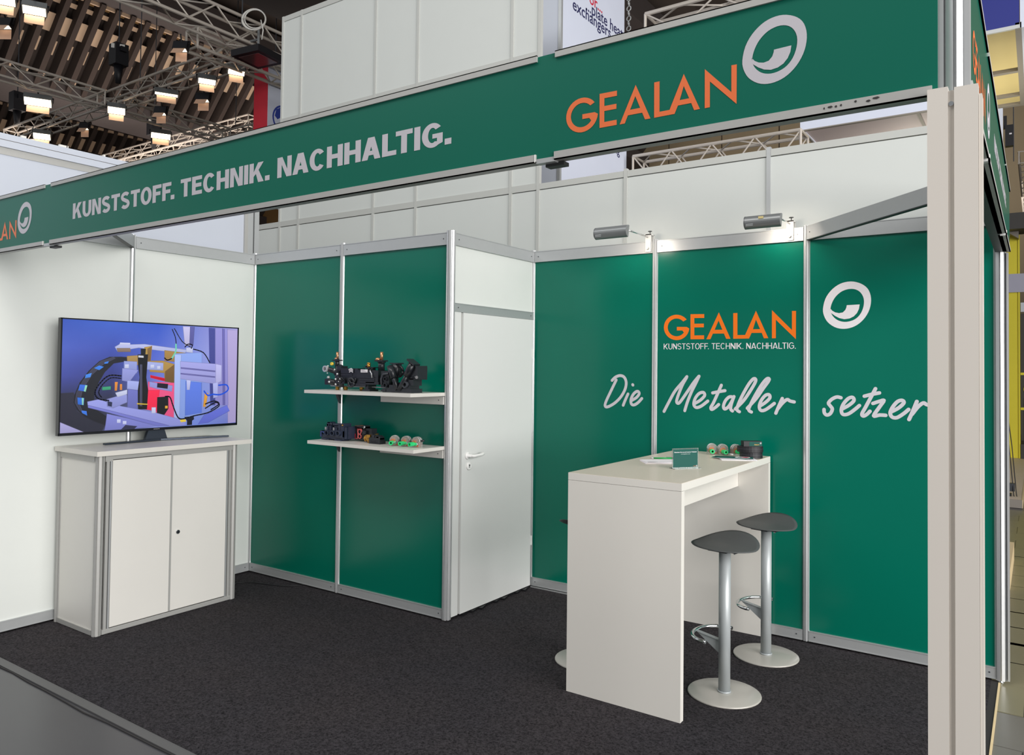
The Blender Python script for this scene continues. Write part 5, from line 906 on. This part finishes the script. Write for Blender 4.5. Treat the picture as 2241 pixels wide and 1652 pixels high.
# ---- hanging red and white corner banner
bn = thing('hanging_banner', 'hanging banner with one red face and one white face under the roof truss', 'banner', (-5.93, 3.63, 7.0))
box('red_face', (-0.395, 0.0, -2.6), (-0.012, 0.012, 0.0), 'banner_red', bn)
wf = box('white_face', (-0.012, 0.0, -2.6), (0.0, 0.85, 0.0), 'banner_white', bn)
EM = at(WALLX, (0.002, 0, 0))
c = (0.345, -0.98)
circ = lambda r, n=28: [(c[0]+r*math.cos(2*PI*i/n), c[1]+r*math.sin(2*PI*i/n)) for i in range(n)]
blob1 = [(c[0]-0.20, c[1]+0.02), (c[0]-0.17, c[1]+0.14), (c[0]-0.06, c[1]+0.21), (c[0]+0.05, c[1]+0.20), (c[0]+0.0, c[1]+0.13), (c[0]-0.07, c[1]+0.10), (c[0]-0.06, c[1]+0.03), (c[0]-0.14, c[1]-0.03)]
blob2 = [(c[0]-0.05, c[1]-0.03), (c[0]+0.04, c[1]-0.01), (c[0]+0.02, c[1]-0.12), (c[0]-0.02, c[1]-0.19), (c[0]-0.07, c[1]-0.10)]
blob3 = [(c[0]+0.09, c[1]+0.12), (c[0]+0.17, c[1]+0.13), (c[0]+0.20, c[1]+0.02), (c[0]+0.13, c[1]-0.10), (c[0]+0.08, c[1]+0.0)]
print_poly('emblem', [[circ(0.25), circ(0.218)], [blob1], [blob2], [blob3]], EM, 'logo_blue', wf)
# ---- trusses
UNIT = MB().cyl((0,0,0), (0,0,1), 1.0, 8).mesh('brace'); UNIT.materials.append(MATS['truss_alu'])
def bar(name, parent, a, b, r):
    a, b = Vector(a), Vector(b); d = b-a
    o = bpy.data.objects.new(name, UNIT); COL.objects.link(o); o.parent = parent
    o.matrix_local = Matrix.Translation(a) @ d.to_track_quat('Z', 'Y').to_matrix().to_4x4() @ Matrix.Diagonal((r, r, d.length, 1)); return o
def truss(lab, a, L, axis, s=0.29, step=0.42, r=0.024, rb=0.010, dz=0.0, group='aluminium lighting trusses'):
    """box truss from point a (top chord, near side) running +x or +y for L"""
    t = thing('lighting_truss', lab, 'truss', a, 0 if axis == 'x' else PI/2, group)
    for y in (0, s):
        for z in (0, -s): bar('chord', t, (0, y if axis == 'x' else -y, z), (L, y if axis == 'x' else -y, z+dz), r)
    n = max(1, int(L/step)); q = L/n; g = 1 if axis == 'x' else -1
    for i in range(n):
        x = i*q
        u, v = (0, -s) if i % 2 == 0 else (-s, 0)
        bar('brace', t, (x, 0, u), (x+q, 0, v), rb); bar('brace', t, (x, g*s, u), (x+q, g*s, v), rb)
        bar('brace', t, (x, 0 if i % 2 else g*s, -s), (x+q, g*s if i % 2 else 0, -s), rb)
        if s > 0.2: bar('brace', t, (x, 0 if i % 2 else g*s, 0), (x+q, g*s if i % 2 else 0, 0), rb)
    for x in (0, L):
        for z in (0, -s): bar('end_bar', t, (x, 0, z), (x, g*s, z), rb*1.6)
        for y in (0, g*s): bar('end_bar', t, (x, y, 0), (x, y, -s), rb*1.6)
    return t
truss('big lighting truss passing over the red banner corner, from top edge downwards', (-5.32, 0.2, 7.02), 5.6, 'y', 0.36, 0.42, 0.026, 0.012)
truss('truss with an open end hanging left of the coiled white cable', (-5.86, 2.02, 6.86), 3.2, 'y', 0.30, 0.30, 0.030, 0.012)
truss('lighting truss with the row of lit floodlights, rising towards the banner', (-14.5, 2.93, 7.0), 8.55, 'x')
truss('lighting truss from the left picture edge to the crossing with the floodlight row', (-10.25, -2.2, 7.0), 5.08, 'y')
truss('lighting truss running on from the crossing to the far truss, a glowing lamp below it', (-10.25, 3.27, 7.0), 2.44, 'y')
truss('far lighting truss just above the middle of the green fascia', (-17.0, 5.76, 7.0), 11.5, 'x')
truss('far dim lighting truss behind the two dark hoists', (-19.5, 7.3, 8.05), 8.0, 'x')
truss('lighting truss behind the sign tower, above the green fascia', (1.75, 2.5, 5.40), 4.6, 'x', 0.26, 0.36, 0.022, 0.010)
truss('lighting truss over the rear white wall, seen below the fascia', (1.62, 2.5, 3.905), 1.72, 'x', 0.27, 0.215, 0.018, 0.008)
truss('narrow box truss receding along the right aisle', (4.90, 10.97, 5.50), 5.1, 'y', 0.20, 0.24, 0.016, 0.007)
# ---- floodlights on the trusses
def floodlight(lab, loc, lit, wd=0.40, ht=0.20, face=(0.62, -0.42, -0.66), doors=1):
    t = thing('floodlight', lab, 'floodlight', (loc[0], loc[1], loc[2]-0.07), 0, 'floodlights on the trusses')
    t.rotation_euler = Vector(face).to_track_quat('Z', 'Y').to_euler()
    MB().box((-wd/2, -ht/2, -0.14), (wd/2, ht/2, -0.004)).build('housing', 'lamp_grey' if lit else 'black_fabric', t, 0.012)
    MB().box((-wd/2+0.015, -ht/2+0.015, -0.004), (wd/2-0.015, ht/2-0.015, 0.0)).build('lamp_face', 'lamp_glow' if lit else 'lamp_glow_soft', t)
    for k in range(doors):
        sg = -1 if k == 0 else 1
        MB().box((-wd*0.4, 0, 0), (wd*0.4, 0.14, 0.004), Matrix.Translation((0, sg*ht/2, 0)) @ Matrix.Rotation(sg*math.radians(70), 4, 'X') @ Matrix.Scale(sg, 4, (0,1,0))).build('barn_door', 'barn_door', t)
    MB().box((-wd/2-0.02, -0.015, -0.17), (-wd/2-0.01, 0.015, -0.05)).box((wd/2+0.01, -0.015, -0.17), (wd/2+0.02, 0.015, -0.05)).box((-wd/2-0.02, -0.015, -0.18), (wd/2+0.02, 0.015, -0.17)).build('yoke', 'black_fabric', t)
    q = Vector(face).to_track_quat('Z', 'Y').inverted(); up = q @ Vector((0, 0, 6.74-(loc[2]-0.07))); b0 = Vector((0, 0, -0.14))
    MB().cyl(b0, up, 0.012, 8).build('hanger', 'black_fabric', t)
    return t
LF = [((-10.35, 1.836, 6.6), 1, 'large glowing floodlight under the truss at the left picture edge', 0.46, 0.26),
      ((-9.56, 2.90, 6.6), 1, 'glowing floodlight near the crossing of two trusses', 0.32, 0.24),
      ((-10.38, 4.30, 6.6), 1, 'glowing floodlight just above the green fascia, left of the far truss', 0.40, 0.22),
      ((-12.63, 2.92, 6.6), 1, 'glowing floodlight above the white beam of the left stand', 0.34, 0.24),
      ((-7.89, 2.92, 6.6), 1, 'flat glowing floodlight in the middle of the floodlight row', 0.40, 0.10),
      ((-6.69, 2.94, 6.6), 1, 'glowing floodlight second from the red banner', 0.30, 0.17),
      ((-5.90, 2.96, 6.6), 1, 'glowing floodlight right beside the red banner', 0.28, 0.16),
      ((-6.35, 0.03, 6.6), 1, 'bright floodlight near the top left picture corner, right one of two', 0.30, 0.20),
      ((-6.62, -0.25, 6.7), 1, 'bright floodlight in the very top left picture corner', 0.30, 0.20),
      ((-7.30, 0.03, 6.6), 0, 'dim floodlight with a pale flap below the bright top left lamps', 0.22, 0.16),
      ((-11.3, 3.15, 6.6), 0, 'unlit floodlight with a pale flap below the crossing trusses', 0.20, 0.14),
      ((-8.30, 3.05, 6.35), 0, 'unlit floodlight with pale flaps under the flat glowing one', 0.22, 0.16),
      ((-6.98, 3.05, 6.35), 0, 'unlit floodlight with pale flaps under the middle of the row', 0.24, 0.16),
      ((-5.75, 1.85, 6.55), 0, 'unlit dark floodlight on the near truss left of its open end', 0.22, 0.16)]
for loc, lit, lab, wd_, ht_ in LF: floodlight(lab, loc, lit, wd_, ht_*(0.72 if lit else 0.6), (0.55, -0.30, -0.78) if lit else (0.2, -0.3, -0.93), doors=1 if lit else 2)
t = thing('ceiling_lamp', 'long white rectangular lamp under the roof at the top left', 'lamp', (-13.9, 3.95, 10.7))
t.rotation_euler = (0, math.radians(-30), 0)
MB().box((-0.16, -0.45, 0.0), (0.16, 0.45, 0.08)).build('housing', 'lamp_grey', t); MB().box((-0.13, -0.43, -0.006), (0.13, 0.43, 0.0)).build('lamp_face', 'lamp_glow_soft', t)
t = thing('panel_lamp', 'flat black panel lamp with a reddish glass under the near truss', 'lamp', (-4.78, 2.55, 6.36), math.radians(8))
MB().box((-0.28, -0.28, 0.0), (0.28, 0.28, 0.10)).build('housing', 'black_fabric', t, 0.03); MB().box((-0.2, -0.2, -0.006), (0.2, 0.2, 0.0)).build('glass', 'glass_red', t)
MB().cyl((0, 0, 0.10), (0, 0, 0.5), 0.02, 8).cyl((0, 0, 0.32), (-0.22, 0, 0.32), 0.02, 8).build('bracket', 'lamp_grey', t)
cb2 = MB()
for k, (R, dx) in enumerate(((0.17, 0), (0.155, 0.02), (0.18, -0.01))): cb2.ring((dx, 0, 0), (0.6, -0.75, 0.1+0.04*k), R, 0.010, 26, 6)
cb2.tube([(0.16, 0.0, -0.05), (0.18, 0.03, -0.2), (0.15, 0.03, -0.34)], 0.010, 6)
tag(cb2.build('cable_coil', 'white_lam', None), 'coil of white cable hanging on the near truss above the panel lamp', 'cable'); bpy.data.objects['cable_coil'].location = (-4.72, 2.42, 6.93)
# ---- chain hoists and their ropes
def hoist(lab, loc, h, card=True):
    t = thing('chain_hoist', lab, 'hoist', loc, 0, 'dark hoists on the trusses')
    MB().box((-0.13, -0.13, -0.2), (0.13, 0.13, 0.22)).box((-0.20, -0.06, 0.05), (0.20, 0.06, 0.14)).cyl((0, 0, -0.2), (0, 0, -0.55), 0.09, 10, 0.05).build('body', 'black_fabric', t, 0.02)
    if card: MB().box((0.13, -0.12, 0.10), (0.137, 0.12, 0.19), Matrix.Rotation(math.radians(-35), 4, 'Z')).build('card', 'white_lam', t)
    MB().cyl((0, 0, 0.22), (0, 0, h), 0.012, 6).build('rope', 'dark_grey_plastic', t)
    return t
hoist('dark chain hoist with a white tag near the top of the crossing trusses', (-9.9, 3.1, 7.75), 4.2)
hoist('dark chain hoist with a white tag left of the red banner', (-8.6, 5.85, 7.75), 4.2)
hoist('dark chain hoist with a white tag just above the far truss', (-13.4, 5.9, 7.65), 4.2)
hoist('dark chain hoist on the truss at the left picture edge', (-14.15, 3.05, 7.6), 3.2, False)
for x, y, z0, lab in ((-9.1, 3.1, 7.0, 'thin rope from the roof to the crossing trusses'), (-5.06, 2.45, 6.9, 'thin rope from the roof to the coiled cable'), (-9.9, 5.8, 7.0, 'thin rope from the roof to the end of the far truss')):
    tag(MB().cyl((x, y, z0), (x, y, 12.3), 0.010, 6).build('rope', 'dark_grey_plastic', None), lab, 'rope')
ch = MB()
for i in range(16): ch.ring((1.50, 2.615, 5.02+0.055*i), (1, 0.2, 0) if i % 2 else (0.1, 1, 0), 0.026, 0.007, 10, 5)
tag(ch.build('hoist_chain', 'alu', None), 'steel chain with a hook hanging beside the white sign tower', 'chain')
# ---- white canopy of the stand behind, over the rear wall
cy = thing('canopy', 'white canopy with a mauve underside behind the rear wall, near the pillar', 'canopy', (3.31, 2.6, 3.925))
box('front_board', (0.0, 0.0, 0.0), (1.3, 0.03, 0.42), 'banner_white', cy); box('end_board', (0.0, 0.03, 0.0), (0.03, 1.6, 0.42), 'banner_white', cy)
box('underside', (0.03, 0.04, 0.012), (1.3, 1.6, 0.03), 'soffit_mauve', cy)
for x in (0.0, 0.985): MB().box((x, 0.03, -0.004), (x+0.022, 1.6, 0.012)).build('underside_bar', 'frame_grey', cy)
MB().box((0.0, -0.004, -0.006), (1.3, 0.034, 0.004)).build('edge_bar', 'frame_grey', cy)
# ---- blue sign box with a yellow lit underside, right edge
bl = thing('sign_canopy', 'blue sign box with a pale yellow underside at the top right picture edge', 'canopy', (4.2, 3.0, 4.63))
box('front_board', (0.0, -0.03, 0.031), (0.845, 0.0, 2.2), 'sign_blue', bl); box('end_board', (0.85, -0.03, 0.0), (0.93, 2.3, 2.2), 'banner_white', bl)
for i, (a, b) in enumerate(((0.02, 1.09), (1.12, 1.87), (1.90, 2.22))): box('underside', (0.02, a, 0.03), (0.82, b, 0.045), 'soffit_yellow', bl)
box('front_bar', (0.0, -0.036, -0.002), (0.85, -0.012, 0.03), 'alu', bl)
for y0_, y1_ in ((1.07, 1.13), (1.86, 1.91), (2.21, 2.27)): box('underside_bar', (0.0, y0_, -0.004), (0.85, y1_, 0.05), 'frame_grey', bl)
box('underside_bar', (0.815, -0.03, -0.006), (0.86, 2.27, 0.05), 'frame_grey', bl)
MB().prism([(0.02, 0.0), (0.26, 0.02), (0.20, 0.62), (0.10, 0.86), (0.02, 0.86)], 0.024, 0.0305).build('painted_reflection', 'lavender_band', bl)  # reflection painted as a flat lavender shape on the yellow underside
ws = thing('slim_post', 'slim white post beyond the right fascia, beside a black hanging lamp', 'post', (4.884, 3.45, 0))
MB().box((-0.053, -0.02, 0), (0.023, 0.03, 4.09)).build('shaft', 'blue_white', ws); MB().box((-0.2, -0.02, 3.92), (-0.05, 0.02, 3.96)).build('crossbar', 'alu_dull', ws)
hl = thing('hanging_lamp', 'black lamp body hanging by a rod right of the slim white post', 'lamp', (4.84, 8.0, 4.87))
MB().box((-0.05, -0.05, 0.0), (0.05, 0.05, 0.30)).box((-0.07, -0.03, 0.26), (-0.03, 0.03, 0.44)).build('body', 'black_fabric', hl, 0.01)
MB().cyl((0.05, 0, -0.22), (0.05, 0, 3.4), 0.007, 6).build('rod', 'dark_grey_plastic', hl)
MB().box((0.0, -0.0512, 0.16), (0.03, -0.0505, 0.18)).build('print_lines', 'vinyl_white', hl)
# ---- the yellow stand down the aisle
ys = thing('yellow_stand', 'yellow and dark exhibition stand on a pale wooden platform down the right aisle', 'stand', (4.5, 6.4, 0))
box('platform', (-1.5, 0.0, 0.0), (0.49, 6.5, 0.098), 'wood_pale', ys); box('platform_edge', (-1.5, -0.012, 0.0), (0.50, 0.0, 0.10), 'frame_grey', ys); box('platform_side', (0.49, 0.0, 0.0), (0.505, 6.5, 0.101), 'edge_beige', ys)
box('yellow_wall', (-1.5, 5.55, 0.1), (0.38, 5.7, 4.20), 'yellow_wall', ys); box('yellow_edge', (0.365, 5.52, 0.1), (0.39, 5.7, 4.2), 'yellow_wall', ys)
box('band', (-1.5, 5.50, 3.14), (3.0, 5.53, 3.48), 'lavender_band', ys)
box('dark_wall', (0.40, 5.62, 0.42), (3.0, 5.72, 2.75), 'board_dark', ys); box('pale_strip', (0.40, 5.56, 2.78), (3.0, 5.62, 2.95), 'banner_white', ys)
box('canopy_face', (-1.5, 5.0, 4.23), (3.0, 5.7, 4.52), 'board_dark', ys); MB().prism([(0.38, 4.1), (0.38, 4.23), (0.20, 4.23)], 5.3, 5.5, Matrix(((1,0,0,0),(0,0,1,0),(0,1,0,0),(0,0,0,1)))).build('canopy_corner', 'frame_grey', ys)
for z in (1.62, 0.98): box('yellow_line', (0.395, 5.60, z), (3.0, 5.625, z+0.045), 'yellow_wall', ys)
MB().cyl((0.56, 5.60, 1.36), (0.56, 5.62, 1.36), 0.12, 24).build('yellow_disc', 'yellow_wall', ys)
box('yellow_bar', (0.46, 5.58, 0.35), (0.52, 5.62, 1.20), 'yellow_wall', ys); box('grey_base', (0.395, 5.5, 0.1), (3.0, 5.7, 0.36), 'board_dark', ys)
rk = thing('leaflet_rack', 'thin-legged leaflet rack at the edge of the pale wooden platform', 'rack', (4.80, 6.66, 0.1))
for dx in (0.0, 0.03): MB().tube([(0.142-dx, 0.0, 0.005), (0.135-dx, 0.0, 0.012), (0.085-dx, 0.12, 0.62), (0.02-dx, 0.2, 1.2)], 0.006, 6).build('leg', 'black_fabric', rk)
box('tray', (-0.3, 0.02, 0.06), (0.115, 0.10, 0.16), 'dark_grey_plastic', rk); box('leaflets', (-0.3, 0.05, 0.16), (0.06, 0.09, 0.34), 'paper', rk); box('foot_block', (-0.2, 0.0, 0.0), (0.08, 0.1, 0.03), 'black_fabric', rk)
lp = thing('low_plinth', 'low pale plinth with a blue top beside the right aisle', 'plinth', (4.6, 2.1, 0))
box('body', (-0.9, 0.0, 0.0), (0.385, 1.17, 0.15), 'edge_beige', lp, 0.004); box('blue_top', (-0.88, 0.03, 0.15), (0.33, 1.12, 0.156), 'sign_blue', lp)
# ================================================================ the hall
far = struct('wall_far', (0, 20, 0))
for i in range(34):
    x = -44.9+1.88*i
    box('panel', (x+0.02, -0.06, 0.0), (x+1.86, 0.0, 13.0), 'concrete_brown' if x < -11 else 'concrete_tan', far)
box('backing', (-46, 0.0, 0.0), (20, 0.15, 13.0), 'duct_dark', far)
side = struct('wall_side', (-45.0, 0, 0)); box('face', (-0.2, -3, 0), (0, 20, 13.0), 'rib_dark', side)
ce = struct('ceiling')
box('roof_slab', (-45, 0.6, 12.6), (8, 20.2, 12.9), 'roof_dark', ce)
U = Vector((0.68, 0, 0.735)).normalized(); N = Vector((U.z, 0, -U.x))   # up the slope, and downwards off it
def slab(name, P0, s0, s1, y0, y1, off, th, m):
    a = P0 + U*s0 + N*off; b = P0 + U*s1 + N*off
    q = [a, b, b - N*th, a - N*th]
    bm = bmesh.new(); A = [bm.verts.new((p.x, y0, p.z)) for p in q]; B = [bm.verts.new((p.x, y1, p.z)) for p in q]
    for i in range(4): bm.faces.new((A[i], A[(i+1) % 4], B[(i+1) % 4], B[i]))
    bm.faces.new(A[::-1]); bm.faces.new(B); bmesh.ops.recalc_face_normals(bm, faces=bm.faces)
    me = bpy.data.meshes.new(name); bm.to_mesh(me); bm.free(); return link(name, me, m, ce)
for bay, X in enumerate((-26.2, -15.6, -5.2)):
    P0 = Vector((X, 0, 10.0)); y0, y1 = 0.7, 20.0
    slab('slope', P0, -1.9, 3.6, y0, y1, -0.42, 0.06, 'roof_dark')
    MB().box((X-2.5, y0, 8.75), (X-0.95, y1, 9.15)).build('duct', 'duct_dark', ce)
    MB().box((X+0.75, y0, 10.95), (X+1.6, y1, 11.7)).build('beam', 'duct_dark', ce); MB().box((X+0.70, y0, 10.86), (X+0.76, y1, 11.08)).build('beam_face', 'baffle_tan', ce)
    ny = 46 if bay == 1 else 40
    ribme = slab('rib', P0, -1.45, 1.25, 0, 0.13, 0.02, 0.36, 'rib_dark'); big = slab('baffle', P0, 0.0, 0.50, 0, 0.262, -0.20, 0.02, 'baffle_tan')
    sm_ = slab('baffle', P0, 0.78, 0.90, 0, 0.262, -0.22, 0.02, 'baffle_tan'); md = slab('baffle', P0, 0.98, 1.2, 0, 0.262, -0.30, 0.02, 'concrete_brown')
    lo_ = slab('baffle', P0, -0.62, -0.22, 0, 0.075, -0.26, 0.02, 'baffle_tan'); tri = slab('baffle', P0, -1.25, -1.08, 0, 0.07, -0.2, 0.02, 'baffle_tan')
    pitch = 0.40
    for k in range(ny):
        y = 1.2 + pitch*k
        for o, dy in ((ribme, 0), (big, 0.134), (sm_, 0.134), (md, 0.134), (lo_, 0.22), (tri, 0.20)):
            if bay != 1 and o in (sm_, tri): continue
            if k == 0: o.location.y = y+dy
            else:
                c = o.copy(); COL.objects.link(c); c.location.y = y+dy

ul = bpy.data.lights.new('underside_fill_light', 'AREA'); ul.size = 1.2; ul.energy = 30; ul.color = (1.0, 0.95, 0.8)  # unseen fill added below the blue sign box to brighten its underside
uo = bpy.data.objects.new('underside_fill_light', ul); COL.objects.link(uo); uo.location = (4.6, 4.2, 3.2); uo.rotation_euler = (PI, 0, 0)
